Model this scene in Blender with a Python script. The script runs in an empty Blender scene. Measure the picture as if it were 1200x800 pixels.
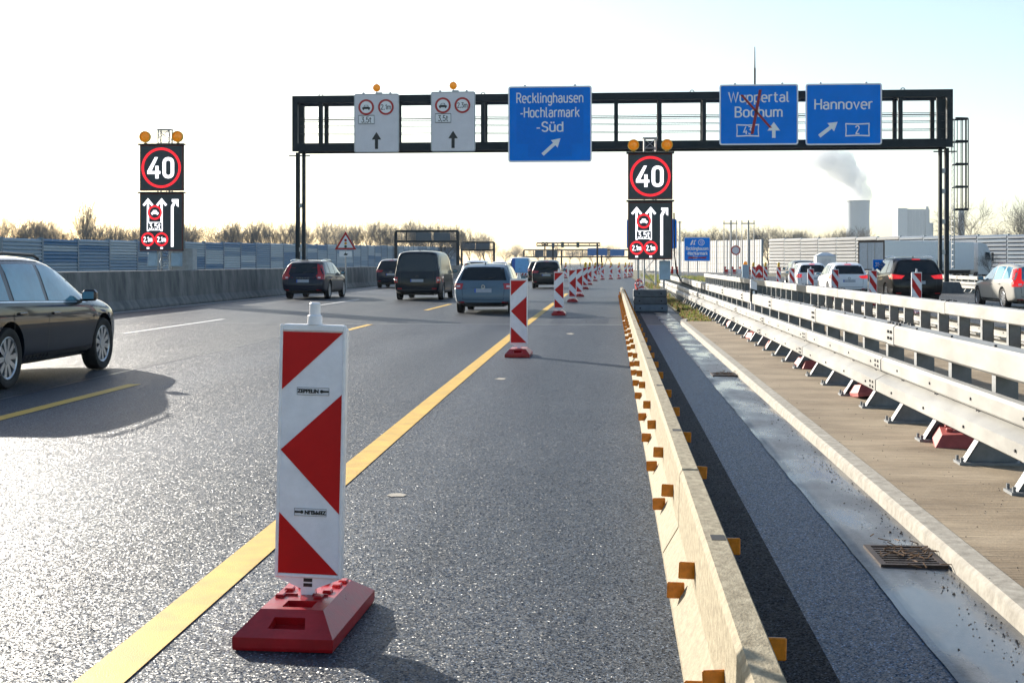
import bpy, bmesh, math, random
from mathutils import Vector, Matrix, Euler
from mathutils.bvhtree import BVHTree
from mathutils.geometry import delaunay_2d_cdt
random.seed(11)
R = math.radians
scene = bpy.context.scene
COL = scene.collection

# ------------------------------------------------------------------ camera
FPX, HY, CAMH, VPX = 1500.0, 308.0, 1.48, 718.0      # focal length, horizon row, eye height, vanishing point of a 1200 px wide frame
YAW = math.atan((VPX - 600) / FPX); CA, SA = math.cos(YAW), math.sin(YAW)
cam_d = bpy.data.cameras.new('camera'); cam = bpy.data.objects.new('camera', cam_d); COL.objects.link(cam)
cam_d.sensor_fit = 'HORIZONTAL'; cam_d.sensor_width = 36; cam_d.lens = 36 * FPX / 1200
cam_d.shift_y = -(400 - HY) / 1200; cam_d.clip_start = 0.1; cam_d.clip_end = 9000
cam.location = (0, 0, CAMH); cam.rotation_euler = (R(90), 0, YAW)
scene.camera = cam

# ------------------------------------------------------------------ sky and sun
SUN_EL, SUN_AZ = 18.5, -40.0                          # azimuth from the road direction, negative = left
w = bpy.data.worlds.new('World'); scene.world = w; w.use_nodes = True
nt = w.node_tree; nt.nodes.clear()
wo = nt.nodes.new('ShaderNodeOutputWorld'); bg = nt.nodes.new('ShaderNodeBackground')
sky = nt.nodes.new('ShaderNodeTexSky'); sky.sky_type = 'NISHITA'; sky.sun_disc = False
sky.sun_elevation = R(SUN_EL); sky.sun_rotation = R(SUN_AZ)
sky.air_density = 1.0; sky.dust_density = 0.8; sky.ozone_density = 1.2
bg.inputs[1].default_value = 0.09
nt.links.new(sky.outputs[0], bg.inputs[0]); nt.links.new(bg.outputs[0], wo.inputs[0])
sd = bpy.data.lights.new('sun', 'SUN'); sd.energy = 5.0; sd.angle = R(0.53); sd.color = (1.0, 0.93, 0.82)
sun = bpy.data.objects.new('sun', sd); COL.objects.link(sun)
to_sun = Vector((math.sin(R(SUN_AZ)) * math.cos(R(SUN_EL)), math.cos(R(SUN_AZ)) * math.cos(R(SUN_EL)), math.sin(R(SUN_EL))))
sun.rotation_euler = to_sun.to_track_quat('Z', 'Y').to_euler(); sun.location = (-30, 40, 30)
vs = scene.view_settings; vs.view_transform = 'Standard'; vs.look = 'None'; vs.exposure = 1.22; vs.gamma = 1.0; vs.use_curve_mapping = False
scene.render.engine = 'CYCLES'
cy = scene.cycles; cy.use_denoising = True; cy.max_bounces = 8; cy.volume_bounces = 3; cy.transparent_max_bounces = 8
cy.diffuse_bounces = 3; cy.glossy_bounces = 3; cy.caustics_reflective = False; cy.caustics_refractive = False
cy.sample_clamp_indirect = 4.0; cy.adaptive_threshold = .02

# ------------------------------------------------------------------ measuring helpers (photo pixel + real distance -> place)
def P(px, s):                                          # s = pixels per metre at that distance
    d = FPX / s; xr = (px - 600) / s
    return (CA * xr - SA * d, SA * xr + CA * d)
def X_at(px, Y):
    t = (px - 600) / FPX
    return Y * (t * CA - SA) / (CA + t * SA)
def S_at(X, Y): return FPX / (Y * CA - X * SA)
def Z_at(py, X, Y): return CAMH - (py - HY) / S_at(X, Y)
def G(px, py, z=0.0): return P(px, (py - HY) / (CAMH - z))

# ------------------------------------------------------------------ mesh builder
class MB:
    def __init__(s): s.v = []; s.f = []
    def add(s, vs, fs):
        n = len(s.v); s.v += [tuple(p) for p in vs]; s.f += [tuple(i + n for i in q) for q in fs]; return s
    def box(s, x0, x1, y0, y1, z0, z1, M=None):
        vs = [(x0,y0,z0),(x1,y0,z0),(x1,y1,z0),(x0,y1,z0),(x0,y0,z1),(x1,y0,z1),(x1,y1,z1),(x0,y1,z1)]
        if M is not None: vs = [M @ Vector(p) for p in vs]
        return s.add(vs, [(0,3,2,1),(4,5,6,7),(0,1,5,4),(1,2,6,5),(2,3,7,6),(3,0,4,7)])
    def bbox(s, x0, x1, y0, y1, z0, z1, b=0.01, M=None):          # box with chamfered edges
        b = min(b, (x1-x0)*.45, (y1-y0)*.45, (z1-z0)*.45)
        bm = bmesh.new(); bmesh.ops.create_cube(bm, size=1)
        for v in bm.verts: v.co = ((x0+x1)/2 + v.co.x*(x1-x0), (y0+y1)/2 + v.co.y*(y1-y0), (z0+z1)/2 + v.co.z*(z1-z0))
        bmesh.ops.bevel(bm, geom=bm.edges[:], offset=b, segments=1, affect='EDGES')
        bm.verts.index_update()
        s.add([(M @ v.co if M is not None else v.co[:]) for v in bm.verts], [[v.index for v in f.verts] for f in bm.faces]); bm.free(); return s
    def prism_y(s, pts, y0, y1):                                    # (x, z) outline pushed along y
        n = len(pts); a = sum(pts[i][0]*pts[(i+1)%n][1]-pts[(i+1)%n][0]*pts[i][1] for i in range(n))
        if a < 0: pts = pts[::-1]
        vs = [(x,y0,z) for x,z in pts] + [(x,y1,z) for x,z in pts]
        return s.add(vs, [tuple(range(n)), tuple(range(2*n-1,n-1,-1))] + [(i,i+n,(i+1)%n+n,(i+1)%n) for i in range(n)])
    def prism_x(s, pts, x0, x1):                                    # (y, z) outline pushed along x
        n = len(pts); a = sum(pts[i][0]*pts[(i+1)%n][1]-pts[(i+1)%n][0]*pts[i][1] for i in range(n))
        if a < 0: pts = pts[::-1]
        vs = [(x0,y,z) for y,z in pts] + [(x1,y,z) for y,z in pts]
        return s.add(vs, [tuple(range(n-1,-1,-1)), tuple(range(n,2*n))] + [((i+1)%n,(i+1)%n+n,i+n,i) for i in range(n)])
    def prism_z(s, pts, z0, z1):
        n = len(pts); a = sum(pts[i][0]*pts[(i+1)%n][1]-pts[(i+1)%n][0]*pts[i][1] for i in range(n))
        if a < 0: pts = pts[::-1]
        vs = [(x,y,z0) for x,y in pts] + [(x,y,z1) for x,y in pts]
        return s.add(vs, [tuple(range(n-1,-1,-1)), tuple(range(n,2*n))] + [(i,(i+1)%n,(i+1)%n+n,i+n) for i in range(n)])
    def tube(s, p, q, r0, r1=None, n=8, caps=True):
        p, q = Vector(p), Vector(q); r1 = r0 if r1 is None else r1; d = (q-p)
        if d.length < 1e-6: return s
        d.normalize(); u = d.orthogonal().normalized(); v = d.cross(u); vs = []
        for c, r in ((p, r0), (q, r1)):
            for k in range(n):
                a = 2*math.pi*k/n; vs.append(c + u*math.cos(a)*r + v*math.sin(a)*r)
        fs = [(k,(k+1)%n,(k+1)%n+n,k+n) for k in range(n)]
        if caps: fs += [tuple(range(n-1,-1,-1)), tuple(range(n,2*n))]
        return s.add(vs, fs)
    def path(s, pts, r, n=6):
        for a, b in zip(pts, pts[1:]): s.tube(a, b, r, n=n)
        return s
    def bar(s, p, q, wx, wz):                                       # square bar between points
        p, q = Vector(p), Vector(q); d = (q-p).normalized(); up = Vector((0,0,1)) if abs(d.z) < .95 else Vector((0,1,0))
        sd_ = d.cross(up).normalized(); up = sd_.cross(d); vs = []
        for c in (p, q):
            for a, b in ((-1,-1),(1,-1),(1,1),(-1,1)): vs.append(c + sd_*a*wx/2 + up*b*wz/2)
        return s.add(vs, [(0,1,2,3),(7,6,5,4),(0,4,5,1),(1,5,6,2),(2,6,7,3),(3,7,4,0)])
    def lathe_y(s, prof, c=(0,0,0), n=24):                          # (r, y) profile spun round the y axis
        vs = []; m = len(prof)
        for k in range(n):
            a = 2*math.pi*k/n
            for r, y in prof: vs.append((c[0]+r*math.cos(a), c[1]+y, c[2]+r*math.sin(a)))
        return s.add(vs, [(k*m+i, k*m+i+1, ((k+1)%n)*m+i+1, ((k+1)%n)*m+i) for k in range(n) for i in range(m-1)])
    def lathe_z(s, prof, c=(0,0,0), n=24):
        vs = []; m = len(prof)
        for k in range(n):
            a = 2*math.pi*k/n
            for r, z in prof: vs.append((c[0]+r*math.cos(a), c[1]+r*math.sin(a), c[2]+z))
        return s.add(vs, [(k*m+i, ((k+1)%n)*m+i, ((k+1)%n)*m+i+1, k*m+i+1) for k in range(n) for i in range(m-1)])
    def ring_y(s, cx, cz, r0, r1, y0, y1, n=32):                     # flat annulus facing -y
        vs = []
        for k in range(n):
            a = 2*math.pi*k/n; c_, s_ = math.cos(a), math.sin(a)
            vs += [(cx+r0*c_,y0,cz+r0*s_),(cx+r1*c_,y0,cz+r1*s_),(cx+r1*c_,y1,cz+r1*s_),(cx+r0*c_,y1,cz+r0*s_)]
        fs = []
        for k in range(n):
            a, b = 4*k, 4*((k+1)%n); fs += [(a,a+1,b+1,b),(a+1,a+2,b+2,b+1),(a+3,a,b,b+3)]
        return s.add(vs, fs)
    def disc_y(s, cx, cz, r, y0, y1, n=28):
        return s.prism_y([(cx+r*math.cos(2*math.pi*k/n), cz+r*math.sin(2*math.pi*k/n)) for k in range(n)], y0, y1)
    def sheet(s, pts): return s.add(pts, [tuple(range(len(pts)))])
    def mesh(s, name, smooth=None):
        m = bpy.data.meshes.new(name); m.from_pydata(s.v, [], s.f); m.update()
        if smooth is not None:
            m.shade_smooth(); m.set_sharp_from_angle(angle=R(smooth))
        return m

def rrect(x0, x1, z0, z1, r, n=4):
    out = []
    for cx, cz, a0 in ((x1-r,z1-r,0),(x0+r,z1-r,90),(x0+r,z0+r,180),(x1-r,z0+r,270)):
        for k in range(n+1):
            a = R(a0 + 90*k/n); out.append((cx + r*math.cos(a), cz + r*math.sin(a)))
    return out

def link(o, parent=None):
    COL.objects.link(o)
    if parent is not None: o.parent = parent
    return o
def obj(name, mb, m, parent=None, smooth=None, loc=None):
    me = mb if isinstance(mb, bpy.types.Mesh) else mb.mesh(name, smooth)
    if m is not None and not me.materials: me.materials.append(m)
    o = bpy.data.objects.new(name, me); link(o, parent)
    if loc is not None: o.location = loc
    return o
def tag(o, label=None, cat=None, group=None, kind=None):
    if label: o['label'] = label
    if cat: o['category'] = cat
    if group: o['group'] = group
    if kind: o['kind'] = kind
    return o
def thing(name, label, cat, loc=(0,0,0), rz=0.0, group=None):
    o = bpy.data.objects.new(name, None); o.empty_display_size = .2; link(o)
    o.location = loc; o.rotation_euler = (0,0,rz); return tag(o, label, cat, group)
def copy_tree(o, parent=None):
    c = o.copy(); COL.objects.link(c); c.parent = parent
    for ch in list(o.children): copy_tree(ch, c)
    return c
def dup(root, loc, rz=0.0, label=None, sc=1.0):
    c = copy_tree(root); c.location = loc; c.rotation_euler = (0,0,rz); c.scale = (sc,sc,sc)
    if label: c['label'] = label
    return c
ORD = ['first','second','third','fourth','fifth','sixth','seventh','eighth','ninth','tenth','eleventh','twelfth','thirteenth','fourteenth','fifteenth','sixteenth','seventeenth','eighteenth']

_txt = {}
def text_mesh(t, size, sx=1.0, align='CENTER', bold=0.0):
    key = (t, size, sx, align, bold)
    if key not in _txt:
        c = bpy.data.curves.new('lettering', 'FONT'); c.body = t; c.size = size; c.align_x = align; c.align_y = 'CENTER'; c.resolution_u = 3
        c.offset = bold; c.extrude = 0.004
        o = bpy.data.objects.new('lettering', c); COL.objects.link(o)
        dg = bpy.context.evaluated_depsgraph_get(); me = bpy.data.meshes.new_from_object(o.evaluated_get(dg))
        bpy.data.objects.remove(o); bpy.data.curves.remove(c)
        me.transform(Matrix.Rotation(R(90), 4, 'X') @ Matrix.Diagonal((sx,1,1,1))); me.name = 'lettering'
        _txt[key] = me
    return _txt[key]
def lettering(t, size, x, y, z, m, parent, sx=1.0, align='CENTER', bold=0.0, name='lettering', ry=0.0):
    me = text_mesh(t, size, sx, align, bold)
    if me.materials and me.materials[0] != m: me = me.copy(); me.materials.clear()
    o = obj(name, me, m, parent, loc=(x,y,z)); o.rotation_euler = (0,ry,0); return o

# ------------------------------------------------------------------ materials
_mats = {}
def pmat(name, col, rough=.5, metal=0.0, var=.12, vs=6.0, bump=0.0, bs=60.0, coat=0.0, spec=.5, emit=0.0, ecol=None, rvar=.1, stretch=None, col2=None, dist=.003):
    if name in _mats: return _mats[name]
    m = bpy.data.materials.new(name); m.use_nodes = True; n = m.node_tree; b = n.nodes['Principled BSDF']; L = n.links.new
    tc = n.nodes.new('ShaderNodeTexCoord'); mp = n.nodes.new('ShaderNodeMapping'); L(tc.outputs['Object'], mp.inputs[0])
    if stretch: mp.inputs['Scale'].default_value = stretch
    nz = n.nodes.new('ShaderNodeTexNoise'); nz.inputs['Scale'].default_value = vs; nz.inputs['Detail'].default_value = 6; nz.inputs['Roughness'].default_value = .65
    L(mp.outputs[0], nz.inputs['Vector'])
    rp = n.nodes.new('ShaderNodeValToRGB'); L(nz.outputs[0], rp.inputs[0])
    c2 = col2 if col2 else tuple(min(1, c*(1+var)) for c in col)
    rp.color_ramp.elements[0].position = .3; rp.color_ramp.elements[1].position = .7
    rp.color_ramp.elements[0].color = (*(tuple(c*(1-var) for c in col)), 1); rp.color_ramp.elements[1].color = (*c2, 1)
    L(rp.outputs[0], b.inputs['Base Color'])
    mr = n.nodes.new('ShaderNodeMapRange'); L(nz.outputs[0], mr.inputs[0]); mr.inputs[1].default_value = .3; mr.inputs[2].default_value = .7
    mr.inputs[3].default_value = max(.02, rough-rvar*rough); mr.inputs[4].default_value = min(1, rough+rvar*rough); L(mr.outputs[0], b.inputs['Roughness'])
    b.inputs['Metallic'].default_value = metal; b.inputs['Specular IOR Level'].default_value = spec
    b.inputs['Coat Weight'].default_value = coat; b.inputs['Coat Roughness'].default_value = .04
    if bump:
        n2 = n.nodes.new('ShaderNodeTexNoise'); n2.inputs['Scale'].default_value = bs; n2.inputs['Detail'].default_value = 4; L(mp.outputs[0], n2.inputs['Vector'])
        bp = n.nodes.new('ShaderNodeBump'); bp.inputs['Strength'].default_value = bump; bp.inputs['Distance'].default_value = dist
        L(n2.outputs[0], bp.inputs['Height']); L(bp.outputs[0], b.inputs['Normal'])
    if emit:
        b.inputs['Emission Color'].default_value = (*(ecol or col), 1); b.inputs['Emission Strength'].default_value = emit
    _mats[name] = m; return m

def asphalt(name, dark, light, rough, tint_scale=.5, spots=.35, bstr=.75, stone=135.0, spec=.17):
    m = bpy.data.materials.new(name); m.use_nodes = True; n = m.node_tree; b = n.nodes['Principled BSDF']; L = n.links.new
    tc = n.nodes.new('ShaderNodeTexCoord')
    def noise(sc, det, vec=None, ro=.6):
        z = n.nodes.new('ShaderNodeTexNoise'); z.inputs['Scale'].default_value = sc; z.inputs['Detail'].default_value = det; z.inputs['Roughness'].default_value = ro
        L(vec if vec is not None else tc.outputs['Object'], z.inputs['Vector']); return z.outputs[0]
    mp = n.nodes.new('ShaderNodeMapping'); L(tc.outputs['Object'], mp.inputs[0]); mp.inputs['Scale'].default_value = (1.0, .06, 1)
    lane = noise(tint_scale, 4, mp.outputs[0]); big = noise(.35, 5); fine = noise(stone*1.3, 2)
    vo = n.nodes.new('ShaderNodeTexVoronoi'); vo.inputs['Scale'].default_value = stone; L(tc.outputs['Object'], vo.inputs['Vector'])
    vo2 = n.nodes.new('ShaderNodeTexVoronoi'); vo2.inputs['Scale'].default_value = stone*.62; L(tc.outputs['Object'], vo2.inputs['Vector'])
    def math_(op, a, bb):
        q = n.nodes.new('ShaderNodeMath'); q.operation = op
        for i, x in enumerate((a, bb)):
            if isinstance(x, (int, float)): q.inputs[i].default_value = x
            else: L(x, q.inputs[i])
        return q.outputs[0]
    sx = n.nodes.new('ShaderNodeSeparateXYZ'); L(tc.outputs['Object'], sx.inputs[0])
    track = math_('SINE', math_('ADD', math_('MULTIPLY', sx.outputs[0], 3.31), math_('MULTIPLY', big, 1.2)), 0)      # wheel tracks
    mix = math_('ADD', math_('ADD', math_('MULTIPLY', lane, .6), math_('MULTIPLY', big, .4)), math_('MULTIPLY', track, .085))
    stain = noise(.9, 6, mp.outputs[0], .7); st = n.nodes.new('ShaderNodeMapRange'); L(stain, st.inputs[0]); st.inputs[1].default_value = .60; st.inputs[2].default_value = .70; st.inputs[3].default_value = 1; st.inputs[4].default_value = .62
    rp = n.nodes.new('ShaderNodeValToRGB'); L(mix, rp.inputs[0]); rp.color_ramp.elements[0].position = .38; rp.color_ramp.elements[1].position = .62
    rp.color_ramp.elements[0].color = (*dark, 1); rp.color_ramp.elements[1].color = (*light, 1)
    sp = n.nodes.new('ShaderNodeSeparateColor'); L(vo.outputs['Color'], sp.inputs[0])
    gain = n.nodes.new('ShaderNodeMapRange'); L(sp.outputs[0], gain.inputs[0]); gain.inputs[3].default_value = 1-spots; gain.inputs[4].default_value = 1+spots*1.5
    mx = n.nodes.new('ShaderNodeVectorMath'); mx.operation = 'SCALE'; L(rp.outputs[0], mx.inputs[0]); L(gain.outputs[0], mx.inputs['Scale'])
    pk = n.nodes.new('ShaderNodeMapRange'); L(sp.outputs[2], pk.inputs[0]); pk.inputs[1].default_value = .90; pk.inputs[2].default_value = .93; pk.inputs[3].default_value = 1; pk.inputs[4].default_value = 1+3.2*spots
    mx2 = n.nodes.new('ShaderNodeVectorMath'); mx2.operation = 'SCALE'; L(mx.outputs[0], mx2.inputs[0]); L(math_('MULTIPLY', pk.outputs[0], st.outputs[0]), mx2.inputs['Scale']); L(mx2.outputs[0], b.inputs['Base Color'])
    ro = n.nodes.new('ShaderNodeMapRange'); L(math_('ADD', math_('MULTIPLY', sp.outputs[1], .55), math_('MULTIPLY', mix, .45)), ro.inputs[0]); ro.inputs[1].default_value = .2; ro.inputs[2].default_value = .8
    ro.inputs[3].default_value = rough-.14; ro.inputs[4].default_value = rough+.14; L(ro.outputs[0], b.inputs['Roughness'])
    geo = n.nodes.new('ShaderNodeNewGeometry')               # every stone of the surface lies at its own slant
    def vmath(op, a, bb=None, sc_=None):
        q = n.nodes.new('ShaderNodeVectorMath'); q.operation = op; L(a, q.inputs[0])
        if bb is not None:
            if isinstance(bb, tuple): q.inputs[1].default_value = bb
            else: L(bb, q.inputs[1])
        if sc_ is not None: q.inputs['Scale'].default_value = sc_
        return q.outputs[0]
    tilt = vmath('ADD', vmath('SCALE', vmath('SUBTRACT', vo.outputs['Color'], (.5,.5,.5)), sc_=bstr), vmath('SCALE', vmath('SUBTRACT', vo2.outputs['Color'], (.5,.5,.5)), sc_=bstr*.6))
    L(vmath('NORMALIZE', vmath('ADD', geo.outputs['Normal'], tilt)), b.inputs['Normal'])
    b.inputs['Specular IOR Level'].default_value = spec
    return m

M_ASPH = asphalt('asphalt_main', (.016,.022,.032), (.040,.048,.060), .50, spots=.75, stone=175.0, tint_scale=1.3)
M_ASPH2 = asphalt('asphalt_shade_blue', (.020,.040,.072), (.034,.060,.098), .42, spots=.7, stone=175.0)  # blue of the barrier's sky-lit shade is put into this asphalt colour
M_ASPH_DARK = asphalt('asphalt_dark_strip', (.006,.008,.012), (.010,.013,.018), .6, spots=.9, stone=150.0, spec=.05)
M_ASPH_FAR = asphalt('asphalt_far', (.06,.06,.06), (.1,.098,.095), .55)
M_CONC = pmat('concrete_barrier_mat', (.25,.195,.105), .85, var=.38, vs=34, bump=.9, bs=120, col2=(.40,.345,.235), stretch=(1,.6,1))
M_CONCW = pmat('concrete_wall_mat', (.12,.125,.13), .85, var=.45, vs=2.2, bump=.5, bs=40, col2=(.25,.245,.23), stretch=(1,1.0,.35))
M_CONCD = pmat('concrete_block_mat', (.10,.11,.12), .8, var=.25, vs=5, bump=.3)
M_KERB = pmat('kerb_mat', (.28,.25,.20), .85, var=.3, vs=12, bump=.6, bs=80, col2=(.42,.39,.33))
M_GALV = pmat('galvanised_steel', (.28,.272,.252), .55, .2, var=.16, vs=4, bump=.08, bs=30, stretch=(1,.35,1), col2=(.36,.353,.328))
M_GALVD = pmat('galvanised_post', (.22,.23,.235), .55, .3, var=.2, vs=9)
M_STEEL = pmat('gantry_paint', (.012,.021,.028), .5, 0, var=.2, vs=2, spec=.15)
M_MAST = pmat('mast_steel', (.36,.37,.38), .45, .6, var=.15)
M_BLACK = pmat('black_plastic', (.012,.012,.013), .5, var=.2)
M_WHITEP = pmat('white_plastic', (.80,.79,.81), .4, var=.10, vs=16, bump=.05, bs=30)
M_WHITER = pmat('white_reflective', (.80,.79,.84), .32, var=.09, vs=11, bump=.15, bs=220)
M_REDR = pmat('red_reflective', (.50,.003,.006), .38, var=.12, vs=5, spec=.3)
M_REDBASE = pmat('red_recycled_plastic', (.34,.008,.012), .3, var=.25, vs=9, bump=.25, bs=60)
M_REDOLD = pmat('faded_red_plastic', (.42,.09,.08), .6, var=.25, vs=7, bump=.2)
M_YEL = pmat('yellow_marking', (.60,.33,.012), .6, var=.2, vs=5, bump=.5, bs=160, col2=(.70,.42,.03))
M_WHITEL = pmat('white_marking', (.62,.62,.6), .6, var=.3, vs=7, bump=.4, bs=160)
M_BLUE = pmat('sign_blue', (.0,.21,.80), .5, var=.08, vs=1.2, spec=.08)
M_BLUE2 = pmat('sign_blue_patch', (.0,.185,.74), .5, spec=.08, var=.05)
M_SIGNW = pmat('sign_white', (.85,.85,.87), .4, var=.04)
M_SIGNG = pmat('sign_grey_white', (.72,.70,.74), .4, var=.06, vs=2)
M_SIGNK = pmat('sign_black', (.012,.014,.016), .45)
M_SIGNR = pmat('sign_red', (.42,.012,.014), .4)
M_TAPE = pmat('red_tape', (.30,.006,.012), .5)
M_AMBER = pmat('amber_lens', (.80,.25,.01), .2, var=.25, vs=18, bump=.5, bs=40, emit=.12, ecol=(1,.35,.02))
M_AMBERREF = pmat('amber_reflector', (.62,.20,.012), .25, var=.35, vs=22)
M_YLAMP = pmat('yellow_lamp_body', (.80,.47,.02), .4)
M_LEDBG = pmat('led_panel_face', (.022,.038,.052), .35, var=.2, vs=3)
M_LEDW = pmat('led_white', (.8,.8,.85), .5, emit=.75, ecol=(1,.97,1), var=.05, vs=60)
M_LEDR = pmat('led_red', (.5,.02,.03), .5, emit=.55, ecol=(1,.015,.025), var=.5, vs=45)
M_BOXB = pmat('cabinet_blue_grey', (.28,.40,.50), .45)
M_TYRE = pmat('tyre_rubber', (.012,.012,.012), .75)
M_RIM = pmat('alloy_rim', (.5,.52,.55), .3, .8)
M_GLASS = pmat('tinted_glass', (.006,.012,.016), .05, var=.1, spec=.5)
M_GLASSL = pmat('sky_painted_glass', (.07,.22,.31), .05, var=.3, vs=2, spec=.9, coat=.6)  # bright sky mirrored in and seen through panes is put into the colour
M_TAIL = pmat('tail_lamp_red', (.42,.012,.014), .12, var=.3, vs=12, coat=.6)
M_TAILW = pmat('tail_lamp_clear', (.72,.55,.56), .15, var=.2, vs=12, coat=.6)
M_TAILLIT = pmat('brake_lamp_lit', (.6,.02,.015), .15, emit=.30, ecol=(1,.008,.006), coat=.5)
M_PLATE = pmat('number_plate', (.34,.36,.40), .4, var=.15, vs=14)
M_PLATEB = pmat('plate_blue', (.02,.07,.38), .4)
M_CHROME = pmat('chrome', (.62,.63,.65), .15, .9)
M_SEAM = pmat('panel_gap', (.006,.006,.007), .7)
M_BARK = pmat('bark', (.10,.097,.094), .85, var=.3, vs=3)
M_TWIG = pmat('twigs', (.17,.165,.16), .85, var=.3, vs=2)
# ------------------------------------------------------------------ road-sign lettering drawn with even strokes
def _arc(cx, cy, rx, ry, a0, a1, n=7): return [(cx+rx*math.cos(R(a0+(a1-a0)*k/n)), cy+ry*math.sin(R(a0+(a1-a0)*k/n))) for k in range(n+1)]
def _oval(x0, x1, y0, y1, r): return [(x1,y1-r)] and [(x1,y0+r+.001)]+_arc(x1-r,y1-r,r,r,0,90,4)+_arc(x0+r,y1-r,r,r,90,180,4)+_arc(x0+r,y0+r,r,r,180,270,4)+_arc(x1-r,y0+r,r,r,270,360,4)
_B = _oval(0,.42,0,.7,.2)
GL = {
 'a': (.44,[_arc(.21,.48,.19,.22,150,0,6)+[(.40,0)], [(.40,.40)]+[(.18,.40)]+_arc(.18,.20,.18,.20,90,270,6)+[(.24,0),(.40,.12)]]),
 'b': (.44,[[(0,1),(0,0)],[(0,.50)]+_arc(.2,.48,.22,.22,90,0,4)+_arc(.2,.22,.22,.22,0,-90,4)+[(0,.10)]]),
 'c': (.40,[_arc(.2,.48,.2,.22,40,180,6)+_arc(.2,.22,.2,.22,180,320,6)]),
 'd': (.44,[[(.42,1),(.42,0)],[(.42,.58),(.24,.70)]+_arc(.2,.48,.2,.22,90,180,4)+_arc(.2,.22,.2,.22,180,270,4)+[(.24,0),(.42,.10)]]),
 'e': (.43,[[(.02,.36),(.42,.36),(.42,.48)]+_arc(.21,.48,.21,.22,0,180,6)+_arc(.21,.22,.21,.22,180,310,6)]),
 'g': (.44,[[(.42,.70),(.42,-.08)]+_arc(.21,-.08,.21,.20,0,-140,5),[(.42,.58),(.24,.70)]+_arc(.2,.48,.2,.22,90,180,4)+_arc(.2,.24,.2,.22,180,270,4)+[(.24,.02),(.42,.12)]]),
 'h': (.42,[[(0,1),(0,0)],[(0,.52)]+_arc(.2,.48,.2,.22,120,0,5)+[(.40,0)]]),
 'i': (.06,[[(.0,.70),(.0,0)],[(.0,.86),(.0,.99)]]),
 'k': (.40,[[(0,1),(0,0)],[(.38,.70),(.02,.32)],[(.14,.43),(.40,0)]]),
 'l': (.14,[[(0,1),(0,.14),(.05,.02),(.14,0)]]),
 'm': (.68,[[(0,.70),(0,0)],[(0,.54)]+_arc(.17,.50,.16,.20,110,0,4)+[(.33,0)],[(.33,.54)]+_arc(.50,.50,.16,.20,110,0,4)+[(.66,0)]]),
 'n': (.42,[[(0,.70),(0,0)],[(0,.52)]+_arc(.2,.48,.2,.22,120,0,5)+[(.40,0)]]),
 'o': (.42,[_B]),
 'p': (.44,[[(0,.70),(0,-.26)],[(0,.58),(.18,.70)]+_arc(.22,.48,.2,.22,90,0,4)+_arc(.22,.22,.2,.22,0,-90,4)+[(.18,0),(0,.10)]]),
 'r': (.26,[[(0,.70),(0,0)],[(0,.48)]+_arc(.2,.50,.2,.20,150,75,4)]),
 's': (.38,[_arc(.19,.52,.18,.18,30,200,5)+[(.10,.39),(.28,.32)]+_arc(.19,.18,.19,.18,40,-150,6)]),
 't': (.28,[[(.08,.95),(.08,.14),(.14,.02),(.28,0)],[(-.04,.70),(.27,.70)]]),
 'u': (.42,[[(0,.70),(0,.22)]+_arc(.2,.22,.2,.22,180,300,5)+[(.40,.16)],[(.40,.70),(.40,0)]]),
 'v': (.42,[[(0,.70),(.21,.02),(.42,.70)]]),
 'B': (.48,[[(0,.5),(0,1),(.24,1)]+_arc(.24,.76,.2,.24,90,-90,6)+[(.0,.52)],[(.0,.5),(0,0),(.26,0)]+_arc(.26,.25,.22,.25,-90,90,6)]),
 'H': (.50,[[(0,1),(0,0)],[(.5,1),(.5,0)],[(0,.52),(.5,.52)]]),
 'N': (.52,[[(0,0),(0,1),(.52,0),(.52,1)]]),
 'R': (.48,[[(0,0),(0,1),(.24,1)]+_arc(.24,.73,.22,.27,90,-90,6)+[(.0,.46)],[(.24,.46),(.48,0)]]),
 'S': (.46,[_arc(.23,.75,.22,.25,20,200,6)+[(.10,.55),(.34,.46)]+_arc(.23,.25,.23,.25,50,-160,6)]),
 'W': (.80,[[(0,1),(.20,.02),(.40,.96),(.60,.02),(.80,1)]]),
 '0': (.44,[_oval(0,.44,0,1,.21)]), '1': (.22,[[(0,.78),(.2,1),(.2,0)]]),
 '2': (.44,[_arc(.22,.77,.21,.23,170,-25,7)+[(.02,.02)],[(.0,0),(.44,0)]]),
 '3': (.44,[[(.02,1),(.40,1),(.20,.60)]+_arc(.21,.30,.22,.30,80,-150,8)]),
 '4': (.46,[[(.28,1),(.0,.28),(.46,.28)],[(.34,.52),(.34,0)]]),
 '5': (.44,[[(.40,1),(.06,1),(.03,.54)]+_arc(.22,.32,.22,.32,110,-150,8)]),
 '-': (.24,[[(0,.36),(.24,.36)]]), ',': (.08,[[(.05,.10),(.0,-.12)]]), ' ': (.25,[]),
}
GL['ü'] = (.42, GL['u'][1] + [[(.10,.86),(.10,.99)],[(.30,.86),(.30,.99)]])
_str = {}
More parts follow.
